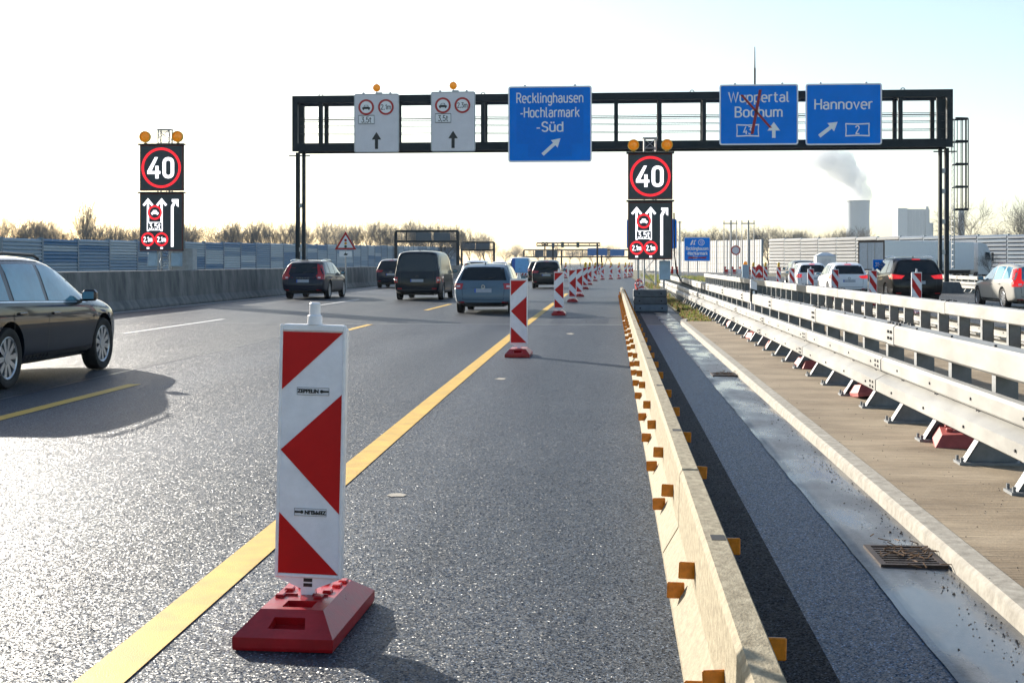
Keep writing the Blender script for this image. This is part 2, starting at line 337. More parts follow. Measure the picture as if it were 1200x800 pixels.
def stroke_mesh(txt, cap, sw=.135, sx=1.0):
    key = (txt, cap, sw, sx)
    if key in _str: return _str[key]
    mb = MB(); x = 0; k = 0; gap = .19
    for ch in txt:
        wd, st = GL[ch]
        for pts in st:
            P_ = [Vector((x+a*sx, b_)) for a, b_ in pts]; P_ = [p for i, p in enumerate(P_) if i == 0 or (p-P_[i-1]).length > 1e-4]
            closed = (P_[0]-P_[-1]).length < .02
            if closed: P_ = P_[:-1]
            n = len(P_); L, Rr = [], []
            for i, p in enumerate(P_):
                a = P_[i-1] if (i or closed) else None; b_ = P_[(i+1)%n] if (i < n-1 or closed) else None
                d0 = (p-a).normalized() if a is not None else None; d1 = (b_-p).normalized() if b_ is not None else None
                d = d1 if d0 is None else d0 if d1 is None else ((d0+d1).normalized() if (d0+d1).length > .2 else d1)
                nn = Vector((-d.y,d.x)); kk = 1.0
                if d0 is not None and d1 is not None: kk = 1/max(.55, nn.dot(Vector((-d0.y,d0.x))))
                e = Vector((0,0))
                if not closed and i == 0: e = -d*sw*.15
                if not closed and i == n-1: e = d*sw*.15
                L.append(p+e+nn*sw/2*kk); Rr.append(p+e-nn*sw/2*kk)
            y = -.0006*(k % 5); k += 1; m_ = n if closed else n-1
            mb.add([(v.x,y,v.y) for v in L]+[(v.x,y,v.y) for v in Rr], [(i,n+i,n+(i+1)%n,(i+1)%n) for i in range(m_)])
        x += wd*sx + gap
    W = x - gap; mb.v = [((a-W/2)*cap, y, (z-.5)*cap) for a,y,z in mb.v]
    _str[key] = (mb.mesh('lettering'), W*cap); return _str[key]
def sletter(txt, cap, x, y, z, m, parent, width=None, sw=.135, name='lettering'):
    """lettering of cap height cap centred on (x, z); width squeezes it to a measured width"""
    me, W = stroke_mesh(txt, cap, sw); key = me.name + m.name
    if me.materials and me.materials[0] != m: me = me.copy(); me.materials.clear()
    o = obj(name, me, m, parent, loc=(x,y,z))
    if width: o.scale = (width/W,1,1)
    return o
# ================================================================== THE SETTING
def slab(name, x0, x1, y0, y1, z, m, kind='structure'):
    return tag(obj(name, MB().sheet([(x0,y0,z),(x1,y0,z),(x1,y1,z),(x0,y1,z)]), m), kind=kind)
M_GROUND = pmat('verge_soil', (.10,.10,.055), .95, var=.35, vs=.35, bump=.6, bs=8, col2=(.17,.15,.085), dist=.05)
M_LEFT = asphalt('asphalt_left_lanes', (.028,.031,.036), (.055,.057,.060), .46, spots=.5, bstr=.7)
M_FARL = asphalt('asphalt_beyond_joint', (.028,.032,.038), (.056,.060,.065), .46, spots=.4, bstr=.6)
slab('ground', -1700, 1700, -60, 2600, -.045, M_GROUND)
JOINT = 30.6
slab('road', -6.62, .36, -12, JOINT, 0, M_ASPH)
slab('road_left_lanes', -15.1, -6.62, -12, JOINT, -.001, M_LEFT)
slab('road_beyond_joint', -15.1, 1.9, JOINT+.08, 900, 0, M_FARL)
slab('expansion_joint', -15.1, 1.2, JOINT, JOINT+.08, .002, pmat('joint_steel', (.3,.3,.29), .4, .5))
slab('hard_shoulder', .36, 1.22, -12, JOINT, -.001, M_ASPH2)
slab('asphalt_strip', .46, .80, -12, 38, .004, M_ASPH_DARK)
slab('opposite_carriageway', -26.2, -15.9, -12, 900, 0, M_ASPH_FAR)
slab('exit_carriageway', 5.75, 17.6, -12, 900, 0, M_ASPH_FAR)
# gutter of smooth mastic asphalt, wet in places
def wet_gutter():
    m = bpy.data.materials.new('wet_mastic_asphalt'); m.use_nodes = True; n = m.node_tree; b = n.nodes['Principled BSDF']; L = n.links.new
    tc = n.nodes.new('ShaderNodeTexCoord'); mp = n.nodes.new('ShaderNodeMapping'); L(tc.outputs['Object'], mp.inputs[0]); mp.inputs['Scale'].default_value = (1.6,.55,1)
    a = n.nodes.new('ShaderNodeTexNoise'); a.inputs['Scale'].default_value = 1.5; a.inputs['Detail'].default_value = 5; L(mp.outputs[0], a.inputs[0])
    g = n.nodes.new('ShaderNodeTexNoise'); g.inputs['Scale'].default_value = 45; g.inputs['Detail'].default_value = 6; g.inputs['Roughness'].default_value = .75; L(tc.outputs['Object'], g.inputs[0])
    r = n.nodes.new('ShaderNodeValToRGB'); L(g.outputs[0], r.inputs[0]); r.color_ramp.elements[0].position = .36; r.color_ramp.elements[1].position = .62
    r.color_ramp.elements[0].color = (.026,.029,.034,1); r.color_ramp.elements[1].color = (.085,.088,.094,1); L(r.outputs[0], b.inputs['Base Color'])
    q = n.nodes.new('ShaderNodeMapRange'); L(a.outputs[0], q.inputs[0]); q.inputs[1].default_value = .38; q.inputs[2].default_value = .62; q.inputs[3].default_value = .48; q.inputs[4].default_value = .16
    L(q.outputs[0], b.inputs['Roughness'])
    q2 = n.nodes.new('ShaderNodeMapRange'); L(a.outputs[0], q2.inputs[0]); q2.inputs[1].default_value = .46; q2.inputs[2].default_value = .60; q2.inputs[3].default_value = .5; q2.inputs[4].default_value = .04
    bp = n.nodes.new('ShaderNodeBump'); bp.inputs['Distance'].default_value = .004; L(q2.outputs[0], bp.inputs['Strength']); L(g.outputs[0], bp.inputs['Height']); L(bp.outputs[0], b.inputs['Normal'])
    b.inputs['Specular IOR Level'].default_value = .7
    return m
mb = MB(); rr = random.Random(3); N = 220; ys = [-12 + k*(50/N) for k in range(N+1)]
edge = [1.215 + .004*math.sin(y*1.1) + .002*math.sin(y*5.3+1) + rr.uniform(-.003,.003) for y in ys]
for k in range(N):
    a, b_ = ys[k], ys[k+1]
    mb.sheet([(edge[k],a,.004),(edge[k]+.03,a,.010),(edge[k+1]+.03,b_,.010),(edge[k+1],b_,.004)])
    mb.sheet([(edge[k]+.03,a,.010),(1.63,a,.004),(1.63,b_,.004),(edge[k+1]+.03,b_,.010)])
tag(obj('gutter', mb, wet_gutter(), smooth=40), kind='structure')
# bridge cap: kerb, broomed concrete and its verge
CAPE = 31.0
kp = [(1.62,-.02),(1.635,.065),(1.655,.082),(1.76,.084),(1.76,-.02)]
mb = MB().prism_y(kp, -12, CAPE)
tag(obj('kerb', mb, M_KERB), kind='structure')
mb = MB(); pts = []
for k in range(9):                                     # the kerb bends away to the right where the cap ends
    a = k/8*R(70); pts.append((1.70 + .9*(1-math.cos(a)), CAPE + .9*math.sin(a)*2.4))
for (x0,y0),(x1,y1) in zip(pts, pts[1:]): mb.bar((x0,y0,.03),(x1,y1,.03),.13,.11)
tag(obj('kerb_end', mb, M_KERB), kind='structure')
def broomed():
    m = pmat('broomed_concrete', (.25,.175,.095), .8, var=.35, vs=1.3, col2=(.38,.30,.20), stretch=(.7,1.0,1)); n = m.node_tree; L = n.links.new; b = n.nodes['Principled BSDF']
    tc = n.nodes.new('ShaderNodeTexCoord'); mp = n.nodes.new('ShaderNodeMapping'); L(tc.outputs['Object'], mp.inputs[0]); mp.inputs['Scale'].default_value = (.9,26,1)
    z = n.nodes.new('ShaderNodeTexNoise'); z.inputs['Scale'].default_value = 2.2; z.inputs['Detail'].default_value = 5; L(mp.outputs[0], z.inputs[0])
    g = n.nodes.new('ShaderNodeTexNoise'); g.inputs['Scale'].default_value = 60; g.inputs['Detail'].default_value = 4; L(tc.outputs['Object'], g.inputs[0])
    ad = n.nodes.new('ShaderNodeMath'); ad.operation = 'MULTIPLY_ADD'; L(g.outputs[0], ad.inputs[0]); ad.inputs[1].default_value = .35; L(z.outputs[0], ad.inputs[2])
    bp = n.nodes.new('ShaderNodeBump'); bp.inputs['Strength'].default_value = .9; bp.inputs['Distance'].default_value = .008; L(ad.outputs[0], bp.inputs['Height']); L(bp.outputs[0], b.inputs['Normal'])
    old = b.inputs['Base Color'].links[0].from_socket
    mr = n.nodes.new('ShaderNodeMapRange'); L(ad.outputs[0], mr.inputs[0]); mr.inputs[1].default_value = .45; mr.inputs[2].default_value = .85; mr.inputs[3].default_value = .72; mr.inputs[4].default_value = 1.18
    sc_ = n.nodes.new('ShaderNodeVectorMath'); sc_.operation = 'SCALE'; L(old, sc_.inputs[0]); L(mr.outputs[0], sc_.inputs['Scale']); L(sc_.outputs[0], b.inputs['Base Color'])
    return m
M_CAP = broomed()
slab('bridge_cap', 1.76, 5.75, -12, CAPE, .080, M_CAP)
slab('median_strip', 1.9, 5.75, CAPE, 260, .03, M_GROUND)

# markings
M_SPOT = pmat('pale_scuff', (.34,.30,.24), .7)
mb = MB(); yl = [(-1.72,-6),(-1.80,4),(-1.93,14),(-2.07,28),(-2.14,45),(-2.2,62)]
for (x0,y0),(x1,y1) in zip(yl, yl[1:]): mb.sheet([(x0-.09,y0,.005),(x0+.09,y0,.005),(x1+.09,y1,.005),(x1-.09,y1,.005)])
tag(obj('lane_line', mb, M_YEL), kind='structure')
for y0 in (-6, 9.2, 24.4, 39.6, 54.8): slab('lane_dash', -5.89, -5.73, y0, y0+6, .005, M_YEL)
for y0 in (8, 26, 44, 62, 80): slab('lane_dash_white', -10.28, -10.14, y0, y0+7, .005, M_WHITEL)
mb = MB(); rr = random.Random(12); ys = [-12+.5*k for k in range(86)]
tx_ = [-6.62 + .012*math.sin(y*.7) + rr.uniform(-.008,.008) for y in ys]
for k in range(85): mb.sheet([(tx_[k]-.018,ys[k],.003),(tx_[k]+.018,ys[k],.003),(tx_[k+1]+.018,ys[k+1],.003),(tx_[k+1]-.018,ys[k+1],.003)])
tag(obj('tar_seam', mb, pmat('tar', (.012,.012,.013), .35)), kind='structure')
slab('asphalt_repair', -1.55, -.1, 31.4, 34.6, .003, M_ASPH)
slab('edge_line_white', -14.75, -14.6, -12, 200, .005, M_WHITEL)
for y0 in range(-4, 120, 12): slab('lane_dash_white', 12.4, 12.54, y0, y0+6, .005, M_WHITEL)
for k, (px, py, a, b_) in enumerate([(465,580,.07,.09),(587,444,.10,.16),(668,391,.10,.3)]):   # pale scuffs left on the road
    x, y = G(px, py); mb = MB(); n_ = 9; rq = random.Random(k)
    mb.sheet([(x+a*math.cos(2*math.pi*i/n_)*rq.uniform(.5,1), y+b_*math.sin(2*math.pi*i/n_)*rq.uniform(.5,1), .004) for i in range(n_)])
    tag(obj('road_scuff', mb, M_SPOT), kind='structure')
# grit swept against the kerb and over the gutter: real small stones
mb = MB(); rq = random.Random(8)
for k in range(1500):
    u = rq.random(); y = 4 + 26*u*u; x = 1.60 - abs(rq.gauss(0,.10)) if rq.random() < .75 else rq.uniform(1.25, 2.4)
    z = .08 if x > 1.63 else .006; r = rq.uniform(.002,.0065) * (1.9 if rq.random() < .04 else 1)
    if 1.60 < x < 1.66: continue
    a = rq.random()*6
    mb.add([(x+r*math.cos(a+i*2.09), y+r*math.sin(a+i*2.09), z) for i in range(3)] + [(x, y, z+r)], [(0,1,3),(1,2,3),(2,0,3)])
tag(obj('grit', mb, pmat('grit', (.05,.042,.035), .9)), 'dark grit scattered along the wet gutter and kerb', 'grit', kind='stuff')

# grass and weeds on the verge where the cap ends
def tufts(name, label, areas, seed, cols):
    rq = random.Random(seed); mbs = [MB() for _ in cols]
    for (x0,x1,y0,y1,n,h,z) in areas:
        for k in range(n):
            x, y = rq.uniform(x0,x1), rq.uniform(y0,y1); mb = mbs[rq.randrange(len(mbs))]; hh = h*rq.uniform(.4,1.2)*(1.7 if rq.random() < .05 else 1)
            for q in range(3):
                a = rq.uniform(0,6.28); ln = rq.uniform(.1,.55)*hh; wd = .006 + .012*rq.random(); c, s_ = math.cos(a), math.sin(a)
                mb.add([(x-s_*wd,y+c*wd,z),(x+s_*wd,y-c*wd,z),(x+c*ln*.5+s_*wd*.7,y+s_*ln*.5-c*wd*.7,z+hh*.6),(x+c*ln*.5-s_*wd*.7,y+s_*ln*.5+c*wd*.7,z+hh*.6),(x+c*ln,y+s_*ln,z+hh)], [(0,1,2,3),(3,2,4)])
    me = MB(); mi = []
    for i, b_ in enumerate(mbs): me.add(b_.v, b_.f); mi += [i]*len(b_.f)
    ms = me.mesh(name)
    for c in cols: ms.materials.append(c)
    ms.polygons.foreach_set('material_index', mi)
    return tag(obj(name, ms, None), label, 'grass', kind='stuff')
GR = [pmat('grass_green', (.12,.17,.03), .7, var=.3), pmat('grass_pale', (.27,.24,.09), .75, var=.3), pmat('weed_brown', (.21,.13,.07), .8, var=.3)]
for m_ in GR:                                          # blades let light through
    n = m_.node_tree; tr_n = n.nodes.new('ShaderNodeBsdfTranslucent'); mxs = n.nodes.new('ShaderNodeMixShader'); mxs.inputs[0].default_value = .55; pb = n.nodes['Principled BSDF']
    n.links.new(pb.inputs['Base Color'].links[0].from_socket, tr_n.inputs[0]); n.links.new(pb.outputs[0], mxs.inputs[1]); n.links.new(tr_n.outputs[0], mxs.inputs[2]); n.links.new(mxs.outputs[0], n.nodes['Material Output'].inputs[0])
tufts('verge_grass', 'green and brown weeds on the verge beside the kerb end', [(1.85,2.9,31.2,36,2200,.085,.02),(1.95,3.0,36,52,2600,.11,.02),(2.0,5.5,52,90,1500,.2,.02)], 4, GR)
tufts('far_verge_grass', 'green grass patch behind the guard rails near the roadworks lamps', [(6.0,9.0,95,125,1200,.3,.0),(3.0,6.0,90,140,1500,.3,.0)], 5, GR[:2])

# ------------------------------------------------------------------ guard rails
def extr(prof, y0, y1): return MB().prism_y(prof, y0, y1)
def beam_strip(prof, L, t=.006):                         # open profile with thickness, along y
    n = len(prof); inner = []
    for i in range(n):
        a = Vector(prof[max(0,i-1)]); b_ = Vector(prof[min(n-1,i+1)]); d = (b_-a).normalized(); inner.append((prof[i][0]+d.y*t, prof[i][1]-d.x*t))
    pts = list(prof) + inner[::-1]; m_ = len(pts)
    vs = [(x,0,z) for x,z in pts] + [(x,L,z) for x,z in pts]
    fs = [(i,(i+1)%m_,(i+1)%m_+m_,i+m_) for i in range(m_)] + [(i,i+1,m_-2-i,m_-1-i) for i in range(n-1)] + [(m_+i,2*m_-1-i,2*m_-2-i,m_+i+1) for i in range(n-1)]
    return MB().add(vs, fs)
SPC = 1.16; SEG = SPC*4
PROF_LOW = [(.10,.262),(.035,.268),(.0,.290),(.0,.388),(.022,.402),(.115,.452)]      # lower fold: face, then the ledge behind it
PROF_UP = [(.115,.462),(.060,.470),(.048,.485),(.048,.580),(.070,.602),(.125,.606)]
def rail_kit():
    k = {}
    k['beam_lower'] = beam_strip(PROF_LOW, SEG-.004).mesh('lower_beam', 30)
    k['beam_mid'] = beam_strip(PROF_UP, SEG-.004).mesh('middle_beam', 30)
    k['beam_top'] = MB().bbox(.17,.36,0,SEG-.004,.702,.895,.018).mesh('top_beam', 30)
    mb = MB().prism_y([(-.02,.0),(.36,.0),(.34,.26),(.14,.26)], -.006, .006)                    # tapered foot plate with flanges
    mb.add([(-.02,-.05,0),(-.02,.05,0),(.14,.05,.26),(.14,-.05,.26)], [(0,1,2,3)]); mb.add([(-.012,-.05,0),(-.012,.05,0),(.148,.05,.26),(.148,-.05,.26)], [(3,2,1,0)])
    mb.box(.20,.35,-.05,-.042,.26,.71).box(.20,.208,-.05,.05,.26,.71).box(.342,.35,-.05,.05,.26,.71).box(.14,.35,-.05,.05,.25,.262)
    mb.box(-.055,.40,-.085,.085,-.001,.018)
    for bx_ in (-.035,.37):
        for by_ in (-.06,.06): mb.tube((bx_,by_,.018),(bx_,by_,.05),.011,n=6)
    k['post'] = mb.mesh('post')
    mb = MB()
    for z in (.315,.36,.51,.555):
        for y in (-.06,.06): mb.tube((-.016 if z < .45 else .032, y, z), (.01 if z < .45 else .06, y, z), .012, n=6)
    for z in (.77,.83):
        for y in (-.06,.06): mb.tube((.150,y,z),(.18,y,z),.015,n=6)
    for y in (-.20,-.09,.09,.20):
        for x in (.21,.32): mb.tube((x,y,.885),(x,y,.918),.015,n=6)
    k['bolts'] = mb.mesh('bolts')
    mb = MB().tube((.10,0,.440),(.10,0,.475),.010,n=6).tube((.10,.05,.440),(.10,.05,.475),.010,n=6).tube((.040,.02,.53),(.06,.02,.53),.011,n=6).tube((-.010,.02,.335),(.01,.02,.335),.011,n=6).tube((.21,0,.89),(.21,0,.91),.012,n=6)
    k['post_bolts'] = mb.mesh('post_bolts')
    sh = lambda pr, dx, dz: [(x-dx, z+dz*(1 if i > len(pr)/2 else -1)) for i, (x, z) in enumerate(pr)]
    lap = beam_strip([(x-.006,z) for x,z in PROF_LOW], .34); u = beam_strip([(x-.006,z) for x,z in PROF_UP], .34); lap.add(u.v, u.f)
    k['lap'] = lap.mesh('lap_joint', 30); k['lap_top'] = MB().bbox(.165,.365,0,.30,.697,.900,.018).mesh('lap_joint', 30)
    return k
KIT = rail_kit()
KIT['post'].materials.append(M_GALVD); KIT['bolts'].materials.append(pmat('bolt_steel', (.07,.07,.075), .5, .5)); KIT['post_bolts'].materials.append(pmat('bolt_steel', (.07,.07,.075), .5, .5))
for q in ('beam_lower','beam_mid','beam_top','lap','lap_top'): KIT[q].materials.append(M_GALV)
def guard_rail(label, x, y0, nseg, mirror=False, group=None, z=.08, spc_posts=4):
    t = thing('guard_rail', label, 'guard rail', (x, y0, z-.08), 0, group)
    s = -1 if mirror else 1
    for i in range(nseg):
        for nm, key in (('lower_beam','beam_lower'),('middle_beam','beam_mid'),('top_beam','beam_top')):
            o = obj(nm, KIT[key], None, t, loc=(0,i*SEG,0)); o.scale = (s,1,1)
        for j in range(spc_posts):
            o = obj('post', KIT['post'], None, t, loc=(0,i*SEG+j*SEG/spc_posts+.29,.08)); o.scale = (s,1,1)
            o = tag(obj('post_bolts', KIT['post_bolts'], None, t, loc=(0,i*SEG+j*SEG/spc_posts+.29,0)), kind='stuff'); o.scale = (s,1,1)
        for q in ('lap','lap_top'): o = obj('lap_joint', KIT[q], None, t, loc=(0,i*SEG-.16,0)); o.scale = (s,1,1)
        o = obj('bolts', KIT['bolts'], None, t, loc=(0,i*SEG,0)); o.scale = (s,1,1); tag(o, kind='stuff')
    return t
guard_rail('double steel guard rail nearest the kerb and wet gutter', 2.45, 8.0-4*SPC-.29, 14)
guard_rail('second steel guard rail, beside the beacons and white cars', 5.36, 6.0, 14, mirror=True)
guard_rail('far steel guard rail behind the black SUV and silver estate', 17.75, 36, 10, z=.0)
# faded red foot plates stowed under the first rail
def foot_plate(L=.62, W=.34, H=.12):
    mb = MB(); a, b_ = L/2, W/2; vs = []
    for sx, sy, z in ((1,1,0),(1,1,.04),(.78,.66,H)):
        vs += [(-b_*sy,-a*sx,z),(b_*sy,-a*sx,z),(b_*sy,a*sx,z),(-b_*sy,a*sx,z)]
    mb.add(vs, [(3,2,1,0),(8,9,10,11)] + [(i+4*j,(i+1)%4+4*j,(i+1)%4+4*j+4,i+4*j+4) for j in range(2) for i in range(4)])
    for yy in (-.12,.0,.12):
        for xx in (-.05,.05): mb.bbox(xx-.025,xx+.025,yy-.03,yy+.03,H-.002,H+.022,.006)
    return mb.mesh('foot_plate')
FP = foot_plate(); rq = random.Random(2)
mfp = None
for i, (px, py) in enumerate([(1119,521),(1015,465),(955,431),(915,409),(890,397),(862,384)]):
    x, y = G(px, py, .08); x = 2.66
    o = obj('foot_plate', FP, M_REDOLD, loc=(x, y+.10, .085)); o.rotation_euler = (rq.uniform(-.12,.12), rq.uniform(-.18,-.05), rq.uniform(-.2,.2))
    tag(o, f'faded red plastic foot plate under the guard rail, {ORD[i]} from the camera', 'foot plate', 'faded foot plates under the guard rail')
# rail mounted delineator
t = thing('delineator_post', 'white delineator post with black band on the guard rail', 'delineator', (*P(883,62),.55))
mb = MB().prism_y([(-.06,0),(.06,0),(.06,.56),(-.06,.62)], -.04, .04); obj('post_body', mb, M_WHITEP, t)
mb = MB().prism_y([(-.064,.20),(.064,.20),(.064,.41),(-.064,.45)], -.044, .044); obj('black_band', mb, M_SIGNK, t)
obj('reflector', MB().box(-.02,.02,-.05,-.046,.24,.40), M_SIGNW, t)

# ------------------------------------------------------------------ low concrete barrier with reflectors, piece by piece
BP = [(.250,0),(.250,.035),(.326,.165),(.333,.425),(.347,.45),(.424,.45),(.437,.425),(.444,.165),(.520,.035),(.520,0)]
def barrier_mesh(Lb, slots):
    ysr = [0.0,.012] + [Lb*k/8 for k in range(1,8)] + [Lb-.012, Lb]; n = len(BP); vs = []
    for i, y in enumerate(ysr):
        sh = .985 if i in (0,len(ysr)-1) else 1
        for x, z in BP: vs.append((.385+(x-.385)*sh, y, z*(sh if z > 0 else 1)))
    fs = [(i*n+j,i*n+j+1,(i+1)*n+j+1,(i+1)*n+j) for i in range(len(ysr)-1) for j in range(n-1)] + [tuple(range(n-1,-1,-1)), tuple(range((len(ysr)-1)*n, len(ysr)*n))]
    return MB().add(vs, fs).mesh('barrier_body')
BL = 6.0; BM = barrier_mesh(BL-.03, None); BM.materials.append(M_CONC)
REF = MB().bbox(-.036,.036,-.006,.006,-.034,.034,.004).mesh('reflector'); REF.materials.append(M_AMBERREF)
RLEG = MB().box(-.03,.03,-.004,.004,-.05,-.034).mesh('reflector_foot')
SLOT = MB().box(-.022,.03,-.045,.045,-.012,.0015).mesh('lifting_slot'); SLOT.materials.append(M_SEAM)
for i in range(9):
    y0 = .45 + i*BL
    lab = ['low beige concrete barrier piece nearest the camera, cut by the bottom edge'] + [f'low beige concrete barrier piece with amber reflectors, {ORD[k]} from the camera' for k in range(1,9)]
    t = thing('concrete_barrier', lab[i], 'barrier', (0,y0,0), 0, 'low concrete barrier pieces')
    obj('barrier_body', BM, None, t)
    for k in range(4):
        yy = .55 + k*1.4 + rq.uniform(-.05,.05)
        o = obj('reflector', REF, None, t, loc=(.300,yy,.245)); o.rotation_euler = (0,rq.uniform(-.06,.06),rq.uniform(-.1,.1))
        o = obj('reflector', REF, None, t, loc=(.262,yy+.25+rq.uniform(-.08,.08),.115)); o.rotation_euler = (0,rq.uniform(-.06,.06),rq.uniform(-.1,.1))
        o = obj('reflector', REF, None, t, loc=(.474,yy,.345)); o.rotation_euler = (0,rq.uniform(-.06,.06),rq.uniform(-.1,.1))
    for yy in (1.5,4.4): obj('lifting_slot', SLOT, None, t, loc=(.39,yy,.45))

# drain grates in the gutter
def grate(px, py, label):
    x, y = G(px, py); x = 1.455
    t = thing('drain_grate', label, 'drain', (x,y,.010))
    mi = pmat('cast_iron', (.05,.035,.028), .6, .4, var=.4, vs=20, bump=.4)
    f = MB(); f.box(-.16,-.13,-.22,.22,-.01,.012).box(.13,.16,-.22,.22,-.01,.012).box(-.13,.13,-.22,-.19,-.01,.012).box(-.13,.13,.19,.22,-.01,.012); obj('frame', f, mi, t)
    obj('pit', MB().box(-.13,.13,-.19,.19,-.012,-.008), M_SEAM, t)
    for k in range(7): obj('bar', MB().box(-.13,.13,-.15+k*.05-.012,-.15+k*.05+.012,-.008,.010), mi, t)
    rq_ = random.Random(py); d = MB()
    for k in range(40):
        a = rq_.uniform(0,6.28); cx, cy_ = rq_.gauss(.03,.09), rq_.gauss(0,.15); l = rq_.uniform(.02,.10); z = .014+rq_.random()*.012
        d.bar((cx,cy_,z),(cx+l*math.cos(a),cy_+l*math.sin(a),z+rq_.uniform(0,.02)),.005,.004)
    tag(obj('dead_leaves', d, pmat('dead_leaves', (.12,.065,.03), .9, var=.4), t), kind='stuff')
grate(1082, 655, 'rusty drain grate clogged with twigs beside the kerb')
grate(860, 440, 'second, farther drain grate in the wet gutter')

# ------------------------------------------------------------------ tall concrete wall left, and its panels
t = thing('concrete_wall', 'long grey concrete barrier wall left of the traffic lanes', 'wall', (-15.1,10,0))
wm = [(.0,0),(.0,.06),(-.16,.30),(-.24,1.20),(-.27,1.22),(-.62,1.22),(-.65,1.20),(-.72,.30),(-.86,.06),(-.86,0)]
PW = MB().prism_y(wm, .012, 4.988).mesh('panel'); PW.materials.append(M_CONCW)
for k in range(26): obj('panel', PW, None, t, loc=(0,k*5,0))

# ------------------------------------------------------------------ noise barriers
def noise_wall(name, label, p0, p1, bay, ztop, mats, nb, seed, z0=-.3, grid_from=None, cols=None):
    rq = random.Random(seed); p0, p1 = Vector(p0), Vector(p1); d = (p1-p0); n = int(d.length/bay); d.normalize()
    t = thing(name, label, 'noise barrier', (p0.x,p0.y,0), math.atan2(d.y, d.x))
    H0 = 3.2
    def board(h):
        mb = MB(); ribs = max(1, round(h/(.16 if not nb else .38)))
        for r in range(ribs):
            a, b_ = h*r/ribs, h*(r+1)/ribs; dp = .10 if not nb else .20; pr = [(-.05,a),(-.05,b_),(.04,b_),(dp,b_-(b_-a)*.45),(dp,a+(b_-a)*.12),(.04,a)]
            mb.prism_x(pr, .06, bay-.06)
        return mb.mesh('board')
    pats = [[.22,.1,.2,.1,.1,.18,.1],[.1,.16,.1,.24,.12,.1,.18],[.14,.14,.14,.14,.14,.14,.16],[.26,.1,.1,.1,.2,.14,.1]]
    cache = {}
    for k in range(n):
        zt = ztop(k*bay, d.length and k*bay); tot = zt - z0
        obj('post', MB().box(-.07,.07,-.12,.12,z0,zt+.05), mats[0], t, loc=(k*bay,0,0))
        pat = pats[rq.randrange(len(pats))][:]; rq.shuffle(pat)
        if nb: pat = [1/nb]*nb
        z = z0
        for i, fr in enumerate(pat):
            h = round(fr*tot,2); m = mats[1+rq.randrange(len(mats)-1)] if cols is None else cols(k, i, rq)
            if grid_from is not None and k >= grid_from:
                if i: z += h; continue
                pn = MB()
                pn.box(.05,bay-.05,-.02,.02,z0,zt)
                o = obj('pane', pn, M_GRIDP, t, loc=(k*bay,0,0)); g = MB()
                for q in range(1,5): g.box(bay*q/5-.03,bay*q/5+.03,.02,.06,z0,zt)
                for q in range(1,6): g.box(.05,bay-.05,.02,.055,z0+tot*q/6-.03,z0+tot*q/6+.03)
                for q in range(1,5): g.box(bay*q/5-.03,bay*q/5+.03,-.06,-.02,z0,zt)
                for q in range(1,6): g.box(.05,bay-.05,-.055,-.02,z0+tot*q/6-.03,z0+tot*q/6+.03)
                obj('mullions', g, M_GALVD, t, loc=(k*bay,0,0)); continue
            key = (h, m.name)
            if key not in cache:
                cache[key] = board(h); cache[key].materials.append(m)
            o = obj('board', cache[key], None, t, loc=(k*bay,0,z)); z += h
            if d.x*0 + 1 and o: o.rotation_euler = (0,0,0)
    return t
M_NB0 = pmat('wall_post_steel', (.16,.22,.28), .5, .2)
NB = [pmat('board_blue_%s' % 'abcd'[i], c, .5, var=.1, vs=2) for i, c in enumerate([(.04,.15,.29),(.13,.23,.34),(.34,.42,.48),(.23,.32,.40)])]
NG = [pmat('board_grey_%s' % 'abc'[i], c, .5, var=.08, vs=2) for i, c in enumerate([(.135,.145,.155),(.115,.125,.135),(.15,.16,.17)])]
NR = [pmat('board_shade_blue_%s' % 'ab'[i], c, .5, var=.1, vs=2) for i, c in enumerate([(.018,.05,.095),(.028,.07,.12)])]  # same grey boards; the right end's blue shade is painted into the colour
M_GRIDP = pmat('frosted_pane', (.40,.42,.44), .4, var=.06)
def mirror_boards(t):                                   # ribs face the carriageway
    for o in t.children: o.scale = (1,-1,1) if o.name.startswith('board') else (1,1,1)
tl = noise_wall('noise_barrier', 'blue and grey striped noise barrier along the left side of the motorway', (-26.7,54), (-26.7,222), 4.0, lambda s, _: 2.58+s*.0095, [M_NB0]+NB, 0, 21)
mirror_boards(tl)
A, B = P(1262,13.6), P(893,8.5); far = (B[0]+(B[0]-A[0])*.95, B[1]+(B[1]-A[1])*1.2)
LB = (Vector(B)-Vector(A)).length
tr_ = noise_wall('noise_barrier', 'grey ribbed noise barrier behind the exit lanes and white truck', A, B, 5.0, lambda s, _: 4.05+.011*s, [M_NB0]+NG, 6, 5, z0=-.4, cols=lambda k, i, rq: (NR if k*5 < LB*.42 else NG)[rq.randrange(2)])
tg = noise_wall('noise_barrier', 'pale gridded glass noise barrier behind the blue exit sign', B, far, 5.0, lambda s, _: 4.7+.010*s, [M_NB0]+NG, 6, 6, z0=-.4, grid_from=0)
